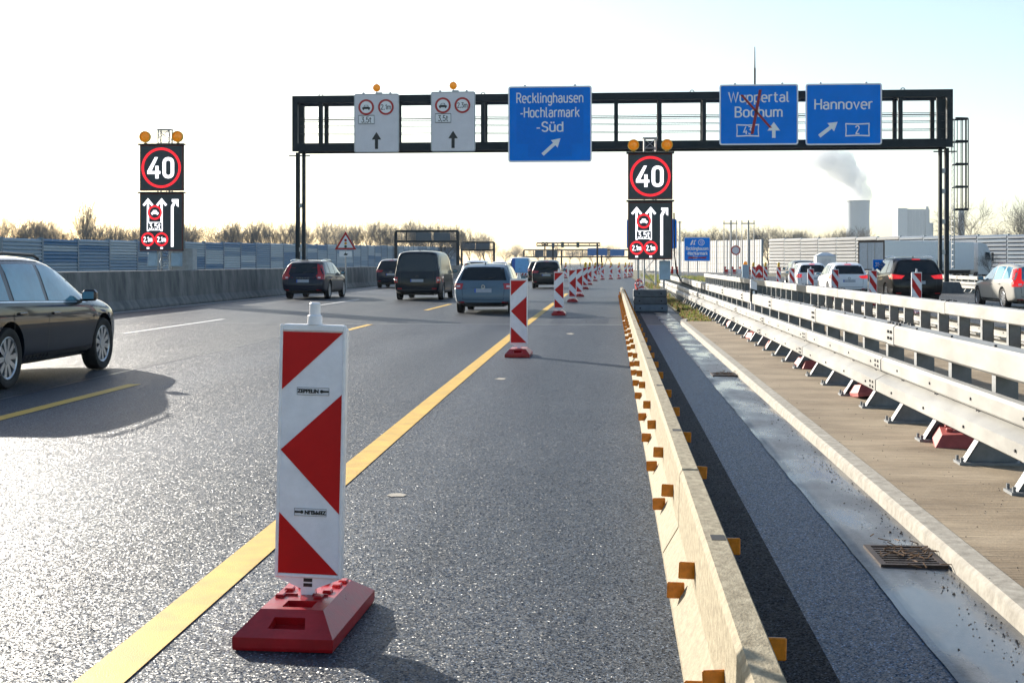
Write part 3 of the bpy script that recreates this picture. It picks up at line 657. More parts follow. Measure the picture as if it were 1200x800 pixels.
# ================================================================== OBJECTS
# ------------------------------------------------------------------ main sign gantry
GY = 64.0
gxl, gxr = X_at(343, GY), X_at(1116, GY); gxc = X_at(730, GY); gs = S_at(gxc, GY)
GT, GB = CAMH + (308-109)/gs, CAMH + (308-175)/gs            # top and underside of the truss
t = thing('sign_gantry', 'dark steel sign gantry spanning the lanes with blue signs on it', 'gantry', (0, GY, 0))
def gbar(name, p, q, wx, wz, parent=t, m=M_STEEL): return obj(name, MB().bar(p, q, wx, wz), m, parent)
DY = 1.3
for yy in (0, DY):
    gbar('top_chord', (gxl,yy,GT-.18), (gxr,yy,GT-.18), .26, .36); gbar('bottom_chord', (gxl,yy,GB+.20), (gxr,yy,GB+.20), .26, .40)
    for k, px in enumerate((376,463,566,677,722,773,825,1055,1100)):
        x = X_at(px, GY); gbar('upright', (x,yy,GB+.40), (x,yy,GT-.36), .2, .18)
    gbar('end_upright', (gxl+.14,yy,GB+.40), (gxl+.14,yy,GT-.36), .28, .26); gbar('end_upright', (gxr-.14,yy,GB+.40), (gxr-.14,yy,GT-.36), .28, .26)
for k, px in enumerate((345,376,463,566,677,773,825,940,1055,1112)):
    x = X_at(px, GY)
    for z in (GT-.22, GB+.24): gbar('cross_tie', (x,.15,z), (x,DY-.15,z), .14, .14)
obj('catwalk', MB().box(gxl+.4,gxr-.4,.25,DY-.25,GB+.40,GB+.44), M_MAST, t)
for yy in (.32, DY-.32):
    for z in (.62,1.02,1.32,1.42): obj('railing_wire', MB().tube((gxl+.3,yy,GB+.3+z),(gxr-.3,yy,GB+.3+z),.016,n=6), M_BLACK, t)
for px in (376,566,811,911,1058):                       # lifting eyes on the chord
    x = X_at(px, GY); mb = MB()
    for k in range(8):
        a, b_ = math.pi*k/8, math.pi*(k+1)/8; mb.tube((x+.1*math.cos(a),0,GT+.1*math.sin(a)),(x+.1*math.cos(b_),0,GT+.1*math.sin(b_)),.022,n=5)
    obj('lifting_eye', mb, M_STEEL, t)
for xs, sgn in ((gxl, 1), (gxr, -1)):
    for dx, wd in ((.12,.19),(.43,.15)):
        x = xs + sgn*dx; obj('leg', MB().box(x-wd/2,x+wd/2,.5,.72,.4,GB), M_STEEL, t)
    for z in ((2.05,4.3) if sgn > 0 else (1.9,3.4,4.9,5.9)): obj('leg_tie', MB().box(xs+sgn*.285-.075,xs+sgn*.285+.075,.48,.72,z,z+.22), M_MAST, t)
    obj('footing', MB().prism_y([(xs+sgn*.3-.8,-.05),(xs+sgn*.3+.8,-.05),(xs+sgn*.3+.55,.55),(xs+sgn*.3-.55,.55)], -.4, DY+.4), M_CONCD, t)
    obj('lamp_arm', MB().bar((xs-.2*sgn,.0,GB-.22),(xs+.9*sgn,0,GB-.22),.06,.06), M_STEEL, t)
# service ladder with safety cage on the right leg
lx = gxr + .18; lad = obj('ladder', MB().tube((lx,.35,1.2),(lx,.35,GT-1.4),.025,n=6).tube((lx,.8,1.2),(lx,.8,GT-1.4),.025,n=6), M_MAST, t)
mb = MB()
for k in range(int((GT-2.7)/.28)): mb.tube((lx,.35,1.3+k*.28),(lx,.8,1.3+k*.28),.014,n=5)
tag(obj('rungs', mb, M_MAST, lad), kind='stuff')
cz0, cz1 = Z_at(245, lx, GY), Z_at(138, lx, GY)
for k in range(5):
    z = cz0 + (cz1-cz0)*k/4; mb = MB(); pts = [(lx+.02+.72*math.sin(math.pi*q/8), .575-.38*math.cos(math.pi*q/8)*1.0, z) for q in range(9)]
    for a, b_ in zip(pts, pts[1:]): mb.bar(a, b_, .02, .09)
    obj('cage_hoop', mb, M_STEEL, t)
for q in range(1,8):
    p = (lx+.02+.72*math.sin(math.pi*q/8), .575-.38*math.cos(math.pi*q/8)); obj('cage_strap', MB().bar((*p,cz0),(*p,cz1),.04,.02), M_STEEL, t)

# ------------------------------------------------------------------ signs
def sign(name, label, x0, x1, z0, z1, Y, face, rim, cat='sign', r=.12, rimw=.07, back=True):
    t = thing(name, label, cat, ((x0+x1)/2, Y, z0)); W, H = x1-x0, z1-z0
    obj('panel', MB().prism_y(rrect(-W/2,W/2,0,H,r), 0, .07), face, t)
    o = rrect(-W/2,W/2,0,H,r); i = rrect(-W/2+rimw,W/2-rimw,rimw,H-rimw,max(.02,r-rimw*.6)); n = len(o); mb = MB()
    mb.add([(x,-.012,z) for x,z in o]+[(x,-.012,z) for x,z in i]+[(x,0,z) for x,z in o], [(k,k+n,(k+1)%n+n,(k+1)%n) for k in range(n)]+[(k,(k+1)%n,(k+1)%n+2*n,k+2*n) for k in range(n)])
    obj('border', mb, rim, t)
    if back:
        for k in (.2,.8): obj('bracket', MB().box(-W/2+W*k-.05,-W/2+W*k+.05,.07,.20,.2,H+.08), M_MAST, t)
    return t, W, H
def arrow_pts(L, wd, hw, hl):                             # pointing up, centred
    return [(-wd/2,-L/2),(wd/2,-L/2),(wd/2,L/2-hl),(hw/2,L/2-hl),(0,L/2),(-hw/2,L/2-hl),(-wd/2,L/2-hl)]
def rot2(pts, a, cx, cz):
    c, s = math.cos(a), math.sin(a); return [(cx+x*c-z*s, cz+x*s+z*c) for x,z in pts]
def gsign(name, label, px0, px1, py0, py1, face, rim, **k):
    Y = GY - .32; a, b_ = X_at(px0, Y), X_at(px1, Y); xm = (a+b_)/2
    return sign(name, label, a, b_, Z_at(py1,xm,Y), Z_at(py0,xm,Y), Y, face, rim, **k)
FY = -.013
t, W, H = gsign('direction_sign', 'blue gantry sign reading Recklinghausen -Hochlarmark -Süd', 595.5, 693.5, 101, 190, M_BLUE, M_SIGNW)
obj('overlay_patch', MB().prism_y(rrect(-W*.40,W*.40,H*.24,H*.95,.02), -.006, 0), M_BLUE2, t); obj('overlay_patch', MB().prism_y(rrect(-W*.26,W*.26,H*.07,H*.235,.02), -.006, 0), M_BLUE2, t)
sletter('Recklinghausen', H*.125, 0, FY, H*.845, M_SIGNW, t, W*.79); sletter('-Hochlarmark', H*.125, 0, FY, H*.655, M_SIGNW, t, W*.70); sletter('-Süd', H*.125, 0, FY, H*.465, M_SIGNW, t, W*.31)
obj('arrow', MB().prism_y(rot2(arrow_pts(1.2,.17,.5,.42), R(-48), W*.02, H*.205), FY-.004, FY+.004), M_SIGNW, t)
t, W, H = gsign('direction_sign', 'blue gantry sign reading Wuppertal Bochum crossed out in red', 843, 935.5, 99, 170, M_BLUE, M_SIGNW)
sletter('Wuppertal', H*.16, 0, FY, H*.79, M_SIGNW, t, W*.76); sletter('Bochum', H*.16, 0, FY, H*.545, M_SIGNW, t, W*.59)
def roadnum(t, txt, cx, cz, w_, h_):
    mb = MB(); o = [(-w_/2,-h_/2),(-w_/2+.02,0),(-w_/2,h_/2),(0,h_/2-.025),(w_/2,h_/2),(w_/2-.02,0),(w_/2,-h_/2),(0,-h_/2+.025)]; k_ = .86; n = len(o)
    mb.add([(cx+x,FY,cz+z) for x,z in o]+[(cx+x*.91,FY,cz+z*k_*.92) for x,z in o], [(i,(i+1)%n,(i+1)%n+n,i+n) for i in range(n)])
    p = obj('number_frame', mb, M_SIGNW, t); sletter(txt, h_*.58, cx, FY, cz, M_SIGNW, p)
roadnum(t, '43', -W*.14, H*.24, W*.29, H*.21)
obj('arrow', MB().prism_y(rot2(arrow_pts(.78,.17,.62,.42), 0, W*.19, H*.245), FY-.004, FY+.004), M_SIGNW, t)
for p, q in (((-W*.22,H*.83),(W*.15,H*.28)), ((W*.02,H*.91),(-W*.085,H*.18))): obj('red_tape', MB().bar((p[0],FY-.008,p[1]),(q[0],FY-.008,q[1]),.012,.13) if False else MB().prism_y([(p[0]-.07,p[1]),(p[0]+.07,p[1]),(q[0]+.07,q[1]),(q[0]-.07,q[1])], FY-.012, FY-.006), M_TAPE, t)
t, W, H = gsign('direction_sign', 'blue gantry sign reading Hannover 2 with slanted arrow', 944, 1033.5, 98, 170, M_BLUE, M_SIGNW)
sletter('Hannover', H*.16, 0, FY, H*.665, M_SIGNW, t, W*.75); roadnum(t, '2', W*.18, H*.245, W*.32, H*.22)
obj('arrow', MB().prism_y(rot2(arrow_pts(1.12,.18,.52,.42), R(-52), -W*.20, H*.26), FY-.004, FY+.004), M_SIGNW, t)
def car_icon(cx, cz, w_, y0, y1):
    h = w_*.62
    a = [(cx-w_*.32,cz+h*.1),(cx-w_*.22,cz+h*.5),(cx+w_*.22,cz+h*.5),(cx+w_*.32,cz+h*.1),(cx+w_*.5,cz),(cx+w_*.5,cz-h*.32),(cx+w_*.42,cz-h*.32),(cx+w_*.42,cz-h*.5),(cx+w_*.27,cz-h*.5),(cx+w_*.27,cz-h*.32),(cx-w_*.27,cz-h*.32),(cx-w_*.27,cz-h*.5),(cx-w_*.42,cz-h*.5),(cx-w_*.42,cz-h*.32),(cx-w_*.5,cz-h*.32),(cx-w_*.5,cz)]
    return MB().prism_y(a, y0, y1)
for (px0,px1,py0,py1,num,lab) in ((415,467.5,110,178.5,'2,1m','white gantry board limiting width to 2,1 m, leftmost on the gantry'),(505,557,107.5,177.5,'2,3m','white gantry board limiting width to 2,3 m, left of the big blue sign')):
    t, W, H = gsign('lane_sign', lab, px0, px1, py0, py1, M_SIGNG, pmat('alu_rim', (.42,.44,.47), .4, .5), r=.1, rimw=.05)
    for cx, kind in ((-W*.23,'car'),(W*.21,'num')):
        o = obj('prohibition_disc', MB().disc_y(cx,H*.77,.38,-.012,-.002), M_SIGNW, t); obj('red_ring', MB().ring_y(cx,H*.77,.30,.40,-.018,-.008), M_SIGNR, o)
        if kind == 'car':
            c = obj('car_symbol', car_icon(cx,H*.765,.40,-.020,-.012), M_SIGNK, o); obj('symbol_window', MB().prism_y([(cx-.10,H*.765+.04),(cx-.07,H*.765+.10),(cx+.07,H*.765+.10),(cx+.10,H*.765+.04)],-.024,-.020), M_SIGNW, o)
        else: sletter(num, .24, cx, -.018, H*.77, M_SIGNK, o, .50)
    o = obj('weight_plate', MB().prism_y(rrect(-W*.40,-W*.05,H*.485,H*.63,.03),-.010,-.002), M_SIGNW, t)
    x0_, x1_, z0_, z1_ = -W*.40, -W*.05, H*.485, H*.63; fr = MB()
    for a, b_ in (((x0_,z0_),(x1_,z0_)),((x1_,z0_),(x1_,z1_)),((x1_,z1_),(x0_,z1_)),((x0_,z1_),(x0_,z0_))): fr.bar((a[0],-.012,a[1]),(b_[0],-.012,b_[1]),.012,.03)
    obj('plate_frame', fr, M_SIGNK, o); sletter('3,5t', .27, -W*.225, -.016, H*.555, M_SIGNK, o)
    obj('arrow', MB().prism_y(arrow_pts(H*.30,.16,.46,.36) and [(x, z+H*.20) for x, z in arrow_pts(H*.29,.16,.48,.38)],-.012,-.002), M_SIGNK, t)
    l = obj('beacon_lamp', MB().lathe_y([(0,-.10),(.12,-.09),(.19,-.03),(.19,.03),(.12,.09),(0,.10)], (0,.05,H+.30), 20), M_AMBER, t, smooth=40)
    obj('lamp_mount', MB().box(-.05,.28,.0,.10,H,H+.07).tube((0,.05,H+.05),(0,.05,H+.14),.03,n=6), M_MAST, l); obj('lamp_tip', MB().tube((0,.05,H+.45),(0,.05,H+.58),.02,n=6), M_MAST, l)
x = X_at(884.5, GY); o = obj('antenna_mast', MB().tube((x,0,GT-.5),(x,0,Z_at(80,x,GY)),.05,n=8).tube((x,0,Z_at(80,x,GY)),(x,0,Z_at(55,x,GY)),.035,.02,n=8), M_STEEL, loc=(0,GY,0))
tag(o, 'thin metal antenna mast rising above the Wuppertal sign', 'antenna')

# ------------------------------------------------------------------ LED message signs on masts
def led_sign(label, X, Y, k, pw, z_top, base):
    t = thing('led_sign', label, 'led sign', (X, Y, 0)); W = pw; zt = z_top
    h1, gap, h2 = W*1.03, W*.055, W*1.30
    def cabinet(z0, z1, nm):
        c = obj(nm, MB().bbox(-W/2,W/2,0,.16,z0,z1,.012), M_BLACK, t)
        obj('display_face', MB().box(-W/2+.035,W/2-.035,-.006,.0,z0+.035,z1-.035), M_LEDBG, c)
        mb = MB()
        for a, b_ in (((-W/2+.025,z0+.025),(W/2-.025,z0+.025)),((W/2-.025,z0+.025),(W/2-.025,z1-.025)),((W/2-.025,z1-.025),(-W/2+.025,z1-.025)),((-W/2+.025,z1-.025),(-W/2+.025,z0+.025))): mb.bar((a[0],-.008,a[1]),(b_[0],-.008,b_[1]),.012,.018)
        obj('red_edge', mb, pmat('red_edge', (.20,.02,.02), .5), c)
        obj('visor', MB().box(-W/2-.05,W/2+.05,-.10,.18,z1,z1+.05), M_BLACK, c)
        return c
    z1a, z1b = zt-h1, zt; z2b = z1a-gap; z2a = z2b-h2
    c = cabinet(z1a, z1b, 'upper_cabinet'); zc = (z1a+z1b)/2
    def dots_ring(cx, cz, r0, r1, parent, n=64): return obj('red_ring', MB().ring_y(cx,cz,r0,r1,-.016,-.007,n=48), M_LEDR, parent)
    dots_ring(0, zc, W*.40, W*.455, c)
    # 4 and 0 drawn as the panel draws them, in straight strokes
    s = W*.24; yy0, yy1 = -.016, -.007
    four = MB(); tk = W*.075
    cx = -W*.165
    four.prism_y([(cx+.02*W,zc+s),(cx+.09*W,zc+s),(cx-.06*W,zc-.30*s),(cx-.155*W,zc-.30*s)],yy0,yy1).prism_y([(cx-.155*W,zc-.30*s),(cx+.145*W,zc-.30*s),(cx+.145*W,zc-.58*s),(cx-.155*W,zc-.58*s)],yy0+.001,yy1).prism_y([(cx+.03*W,zc+.18*s),(cx+.105*W,zc+.18*s),(cx+.105*W,zc-s),(cx+.03*W,zc-s)],yy0-.001,yy1)
    obj('digit_four', four, M_LEDW, c)
    cx = W*.165; o = rrect(cx-.135*W,cx+.135*W,zc-s,zc+s,.12*W,3); i = rrect(cx-.055*W,cx+.055*W,zc-s+tk,zc+s-tk,.05*W,3); n = len(o)
    obj('digit_zero', MB().add([(x,yy0,z) for x,z in o]+[(x,yy0,z) for x,z in i],[(q,q+n,(q+1)%n+n,(q+1)%n) for q in range(n)]), M_LEDW, c)
    c = cabinet(z2a, z2b, 'lower_cabinet')
    Zr = lambda v: z2b - h2*v                                    # v measured down from the top
    for cx in (-W*.305, W*.01):
        mb = MB(); mb.box(cx-.024*W,cx+.024*W,-.012,-.007,Zr(.66),Zr(.12))
        mb.prism_y([(cx,Zr(.085)),(cx+.125*W,Zr(.20)),(cx+.085*W,Zr(.225)),(cx,Zr(.145)),(cx-.085*W,Zr(.225)),(cx-.125*W,Zr(.20))],-.013,-.007)
        obj('lane_arrow', mb, M_LEDW, c)
    cx = W*.255; mb = MB(); mb.prism_y([(cx-.03*W,Zr(.93)),(cx+.03*W,Zr(.93)),(cx+.03*W,Zr(.245)),(cx+.085*W,Zr(.165)),(cx+.04*W,Zr(.135)),(cx-.03*W,Zr(.225))],-.012,-.007)
    mb.prism_y([(cx-.01*W,Zr(.105)),(cx+.145*W,Zr(.105)),(cx+.145*W,Zr(.245)),(cx+.095*W,Zr(.215)),(cx+.095*W,Zr(.15)),(cx-.01*W,Zr(.15))],-.013,-.007)
    obj('exit_arrow', mb, M_LEDW, c)
    def disc(cx, v, r, nm='prohibition_disc'):
        o = obj(nm, MB().disc_y(cx,Zr(v),r,-.018,-.013), M_LEDBG, c); obj('red_ring', MB().ring_y(cx,Zr(v),r*.74,r,-.024,-.018), M_LEDR, o); return o
    o = disc(-W*.145, .335, W*.165); obj('car_symbol', car_icon(-W*.145,Zr(.335),W*.17,-.024,-.018), M_LEDW, o)
    for cx in (-W*.305, W*.01):
        o = disc(cx, .80, W*.155); sletter('2,1m', W*.105, cx, -.022, Zr(.80), M_LEDW, o, W*.19, sw=.17)
        obj('arrow_stub', MB().box(cx-.03*W,cx+.03*W,-.012,-.007,Zr(.965),Zr(.935)), M_LEDW, c)
    pl = obj('weight_plate', MB().prism_y(rrect(-W*.31,W*.02,Zr(.64),Zr(.505),.02),-.018,-.013), M_LEDBG, c); mb = MB()
    for a, b_ in (((-W*.31,Zr(.64)),(W*.02,Zr(.64))),((W*.02,Zr(.64)),(W*.02,Zr(.505))),((W*.02,Zr(.505)),(-W*.31,Zr(.505))),((-W*.31,Zr(.505)),(-W*.31,Zr(.64)))): mb.bar((a[0],-.022,a[1]),(b_[0],-.022,b_[1]),.008,.02)
    obj('plate_frame', mb, M_LEDW, pl); sletter('3,5t', W*.125, -W*.145, -.022, Zr(.572), M_LEDW, pl, W*.26, sw=.15)
    for sx in (-1,1):
        l = obj('beacon_lamp', MB().lathe_y([(0,-.09),(W*.06,-.085),(W*.105,-.05),(W*.115,0),(W*.105,.06),(0,.08)], (sx*W*.375,.06,zt+.05+W*.155), 22), M_AMBER, t, smooth=45)
        obj('lamp_visor', MB().ring_y(sx*W*.375,zt+.05+W*.155,W*.112,W*.128,-.05,.06,n=24), M_YLAMP, l); obj('lamp_foot', MB().box(sx*W*.375-.05,sx*W*.375+.05,.02,.10,zt+.05,zt+.09), M_YLAMP, l)
    # lattice mast
    zb = base; top = zt + W*.36
    for sx in (-.17,.17):
        for yy in (.24,.56): obj('mast_tube', MB().tube((sx*W/1.3,yy,zb),(sx*W/1.3,yy,top),.026,n=8), M_MAST, t)
    mb = MB(); z = zb; q = 0; st = .42; xx = .17*W/1.3
    while z + st < top:
        for yy in (.24,.56): mb.tube((-xx if q%2 else xx,yy,z),(xx if q%2 else -xx,yy,z+st),.012,n=5).tube((-xx,yy,z+st),(xx,yy,z+st),.012,n=5)
        for sx in (-xx,xx): mb.tube((sx,.24 if q%2 else .56,z),(sx,.56 if q%2 else .24,z+st),.012,n=5)
        z += st; q += 1
    tag(obj('mast_lattice', mb, M_MAST, t), kind='stuff')
    mb = MB(); mb.tube((-xx,.24,top-.32),(xx,.24,top-.02),.012,n=5).tube((xx,.24,top-.32),(-xx,.24,top-.02),.012,n=5).box(-xx-.05,xx+.05,.2,.6,top,top+.03); obj('mast_head', mb, M_MAST, t)
    for z in (z2a+.2, z2b-.2, z1a+.2, z1b-.2): obj('clamp', MB().box(-xx-.06,xx+.06,.16,.24,z-.04,z+.04), M_MAST, t)
    return t, z2a
X, Y = P(762, 38.6); Y += .0
LR, zlow = led_sign('LED lane sign showing 40, right, on stacked concrete blocks beside the barrier', X, Y, 1, 52/S_at(X,Y), Z_at(180,X,Y), .80)
c = obj('control_box', MB().bbox(.28,.62,.2,.5,.95,1.55,.02), M_BOXB, LR); obj('box_door', MB().box(.30,.60,.192,.2,.98,1.52), pmat('cabinet_door', (.32,.44,.55), .45), c)
mb = MB().path([(.72,.1,3.0),(.74,.1,1.7),(.80,.12,1.2),(.95,.2,.9),(1.3,.4,.75)], .022); obj('cable', mb, M_BLACK, LR)
for i, (z0, z1, dx) in enumerate(((0,.21,.02),(.215,.43,0),(.435,.66,-.01))):
    o = obj('concrete_block', MB().bbox(-.50+dx,.50+dx,-.25,.85,z0,z1,.02), M_CONCD if i else pmat('concrete_block_pale', (.16,.20,.24), .8, var=.2)); o.location = (X, Y, .008 if not i else .01)
    mb = MB()
    for sx in (-.33,.33): mb.tube((sx+dx,-.252,(z0+z1)/2),(sx+dx,-.20,(z0+z1)/2),.025,n=10)
    obj('lifting_hole', mb, M_SEAM, o)
    tag(o, ('pale bottom','dark middle','dark top')[i] + ' concrete block of the stack under the right LED sign', 'block', 'concrete blocks under the LED sign')
# coiled warning tape and clutter on the blocks
mb = MB(); rq = random.Random(9)
for k in range(26):
    a = rq.uniform(0,6.28); b_ = a + rq.uniform(.6,1.4); r1 = rq.uniform(.08,.16); zc_ = .80+rq.uniform(-.06,.10)
    mb.bar((X-.33+r1*math.cos(a),Y+.05+rq.uniform(-.1,.1),zc_+r1*.7*math.sin(a)),(X-.33+r1*math.cos(b_),Y+.05+rq.uniform(-.1,.1),zc_+r1*.7*math.sin(b_)),.012,.045)
o = obj('tape_bundle', mb, M_REDR); tag(o, 'tangled red and white warning tape lying on the concrete blocks', 'tape')
obj('white_tape', MB().add([(x+.01,y-.015,z+.012) for x,y,z in mb.v[:len(mb.v)//2]], [f for f in mb.f if max(f) < len(mb.v)//2]), M_SIGNW, o)
Yl = 45.6; Xl = X_at(189, Yl); sl = S_at(Xl, Yl)
LL, zlow = led_sign('LED lane sign showing 40, left, behind the concrete wall', Xl, Yl, 1, 52/sl, Z_at(170,Xl,Yl), .0)
for sx, mm in ((-.55,M_BOXB),(.32,M_BOXB)): obj('control_box', MB().bbox(sx,sx+.34,.1,.4,1.35,1.85,.02), mm, LL)
obj('pillar', MB().box(.02,.92,.75,1.25,0,zlow+.1), pmat('pillar_concrete', (.42,.44,.45), .7, var=.2), LL)

# ------------------------------------------------------------------ guide beacons
def quad_recess(mb, q, u0, u1, v0, v1, dep):
    a, b_, c, d = [Vector(p) for p in q]; nrm = (b_-a).cross(d-a).normalized()
    pt = lambda u, v: a*(1-u)*(1-v) + b_*u*(1-v) + c*u*v + d*(1-u)*v
    i = [pt(u0,v0),pt(u1,v0),pt(u1,v1),pt(u0,v1)]; fl = [p - nrm*dep for p in i]
    mb.add([a,b_,c,d]+i+fl, [(0,1,5,4),(1,2,6,5),(2,3,7,6),(3,0,4,7),(4,5,9,8),(5,6,10,9),(6,7,11,10),(7,4,8,11),(8,9,10,11)])
def beacon(label, loc, chevron=True, detail=True, lamp=None, group=None, rz=0, lean=0):
    t = thing('guide_beacon', label, 'beacon', loc, rz, group)
    mb = MB(); W2, L2, h0, hh = .196, .375, .05, .125
    o0 = [(-W2,-L2),(W2,-L2),(W2,L2),(-W2,L2)]; ot = [(-.125,-.24),(.125,-.24),(.125,.24),(-.125,.24)]
    vs = [(x*.985,y*.99,0) for x,y in o0] + [(x,y,.012) for x,y in o0] + [(x,y,h0) for x,y in o0]
    mb.add(vs, [(i+4*j,(i+1)%4+4*j,(i+1)%4+4*j+4,i+4*j+4) for j in range(2) for i in range(4)] + [(3,2,1,0)])
    for i in range(4):
        q = [(*o0[i],h0),(*o0[(i+1)%4],h0),(*ot[(i+1)%4],hh),(*ot[i],hh)]
        if i in (0,2): quad_recess(mb, q, .3, .72, .32, .72, .04)
        else: mb.add(q, [(0,1,2,3)])
    quad_recess(mb, [(*p,hh) for p in ot], .30, .78, .07, .27, .05)
    base = obj('base_plate', mb, M_REDBASE, t)
    if detail:
        rq_ = random.Random(5); mb = MB()
        for (x, y) in ((-.09,.05),(-.045,.10),(.075,.03),(.03,.17),(-.08,.19),(.09,.13),(.06,-.06),(-.10,-.05),(.10,.20)):
            mb.bbox(x-.018,x+.018,y-.022,y+.022,hh-.003,hh+.012,.004)
        for x in (-.065,.06): mb.box(x-.032,x+.032,-.035,-.031,hh-.002,hh+.008).box(x-.032,x-.028,-.035,.02,hh-.002,hh+.008)
        tag(obj('grip_studs', mb, M_REDBASE, base), kind='stuff')
    # white moulded body with a raised rim, pointed foot and a plug on top
    z0, z1, w2 = .195, 1.225, .139
    out = [(-w2,z0),(-.03,.150),(-.028,.10),(.028,.10),(.03,.150),(w2,z0),(w2,z1-.02),(w2-.02,z1),(-w2+.02,z1),(-w2,z1-.02)]
    body = obj('board', MB().prism_y(out, -.018, .018), M_WHITEP, t)
    rim = MB(); a_, b2 = w2-.001, z1-.001
    rim.bbox(-a_,-a_+.013,-.026,-.017,z0,b2,.003).bbox(a_-.013,a_,-.026,-.017,z0,b2,.003).bbox(-a_+.013,a_-.013,-.026,-.017,z1-.026,b2,.003).bbox(-a_+.013,a_-.013,-.026,-.017,z0,z0+.013,.003)
    obj('rim', rim, M_WHITEP, body)
    obj('top_plug', MB().lathe_z([(.0,.0),(.032,.0),(.030,.035),(.024,.04),(.023,.085),(.018,.09),(0,.09)], (0,0,z1), 12), M_WHITEP, body, smooth=40)
    xa, xb, za, zb = -w2+.014, w2-.014, z0+.016, z1-.030
    obj('white_sheet', MB().box(xa,xb,-.0195,-.017,za,zb), M_WHITER, body)
    U = lambda u, v: (xa+(xb-xa)*u, zb-(zb-za)*v)
    tri = ([[(0,0),(1,0),(0,.24)],[(1,.255),(1,.75),(0,.49)],[(0,.75),(0,1),(1,1)]] if chevron else [[(.15,0),(1,0),(1,.27)],[(0,.12),(1,.50),(1,.76),(0,.37)],[(0,.62),(.9,1),(0,1)]])
    for p in tri: obj('red_stripe', MB().prism_y([U(*q) for q in p], -.0225, -.0195), M_REDR, body)
    if detail:
        for v, up in ((.245,1),(.745,-1)):
            x, z = U(.52,v); s = obj('sticker', MB().box(x-.068,x+.068,-.0215,-.0195,z-.016,z+.016), pmat('sticker_grey', (.70,.69,.74), .4), body)
            fr = MB()
            for a, b_ in (((x-.066,z-.015),(x+.066,z-.015)),((x+.066,z-.015),(x+.066,z+.015)),((x+.066,z+.015),(x-.066,z+.015)),((x-.066,z+.015),(x-.066,z-.015))): fr.bar((a[0],-.0225,a[1]),(b_[0],-.0225,b_[1]),.001,.001)
            obj('sticker_frame', fr, M_SIGNK, s)
            o = lettering('ZEPPELIN', .021, x-.02*up, -.0225, z, M_SIGNK, s, 1.0, bold=.001); o.scale = (1,.3,1); o.rotation_euler = (0,0 if up > 0 else math.pi,0)
            q = MB(); 
            q.prism_y(rot2([(-.004,-.0045),(.030,-.0035),(.030,.0035),(-.004,.0045)],0,x+.036*up-(.0 if up>0 else .026),z),-.0226,-.0216); q.disc_y(x+.036*up,z,.007,-.0228,-.0216,n=14); obj('emblem', q, M_SIGNK, s)
        for zz in (.165,.185): obj('foot_label', MB().box(-.018,.018,-.0195,-.018,zz-.007,zz+.007), M_BLACK, body)
    if lean: body.rotation_euler = (0,lean,0)
    if lamp:
        l = obj('warning_lamp', MB().lathe_y([(0,-.06),(.075,-.055),(.09,-.03),(.09,.03),(.075,.055),(0,.06)], (0,0,z1+.20), 16), lamp, t, smooth=40)
        obj('lamp_case', MB().bbox(-.075,.075,-.05,.05,z1+.0,z1+.115,.01), M_YLAMP, l)
    return t
row = [(361,732),(608,417),(655,369),(671,353.6),(679,347.4),(686,338.6),(691,333.6),(697.5,329.2),(706,327.6),(716,327),(725.5,326.6),(733,325.5),(737.5,325),(740.5,324.5)]
where = 'along the solid yellow line'
x, y = G(*row[0]); beacon('nearest red and white guide beacon on its red base, largest in view', (x,y,.004), rz=R(-1.5), lean=R(1.3), group='guide beacons')
x, y = G(*row[1]); B1 = beacon('second red and white guide beacon from the camera, beside the yellow line', (x,y,.002), detail=False, group='guide beacons')
x, y = G(*row[5]); BLp = beacon('sixth red and white guide beacon from the camera in the long row', (x,y,.002), detail=False, lamp=M_YLAMP, group='guide beacons')
for i in range(2, len(row)):
    if i == 5: continue
    x, y = G(*row[i]); dup(B1 if i < 5 else BLp, (x,y,.002), R(random.uniform(-4,4)), f'{ORD[i]} red and white guide beacon from the camera in the long row')
for k, (px, s, lab) in enumerate(((663,12,'beyond the dark hatchback, left of the long row'),(702,9,'small and far, behind the long row'))):
    x, y = P(px, s); dup(BLp, (x,y,.002), 0, 'guide beacon with yellow lamp ' + lab)
right = [(1074,43),(1023,33.5),(978.5,29.5),(950,27),(928,24)]
x, y = P(*right[0]); B2 = beacon('slanted red and white beacon right in front of the black SUV', (x,y,.002), chevron=False, detail=False, group='beacons by the exit lanes', rz=R(4))
labs = ['slanted beacon between the black SUV and the white hatchback','slanted beacon at the left corner of the white hatchback','slanted beacon in front of the small white car','slanted beacon left of the small white car']
for (px, s), lab in zip(right[1:], labs): x, y = P(px, s); dup(B2, (x,y,.002), R(random.uniform(-4,8)), lab)
x, y = P(912.5, 19); B3 = beacon('slanted beacon with yellow lamp alone on the far grass', (x,y,.0), chevron=False, detail=False, lamp=M_YLAMP, group='beacons by the exit lanes')
for px, s, lab in ((897,17,'slanted beacon with lamp, right of the far barricade gate'),(883,17,'slanted beacon with lamp, left of the far barricade gate')): x, y = P(px, s); dup(B3, (x,y,0), 0, lab)
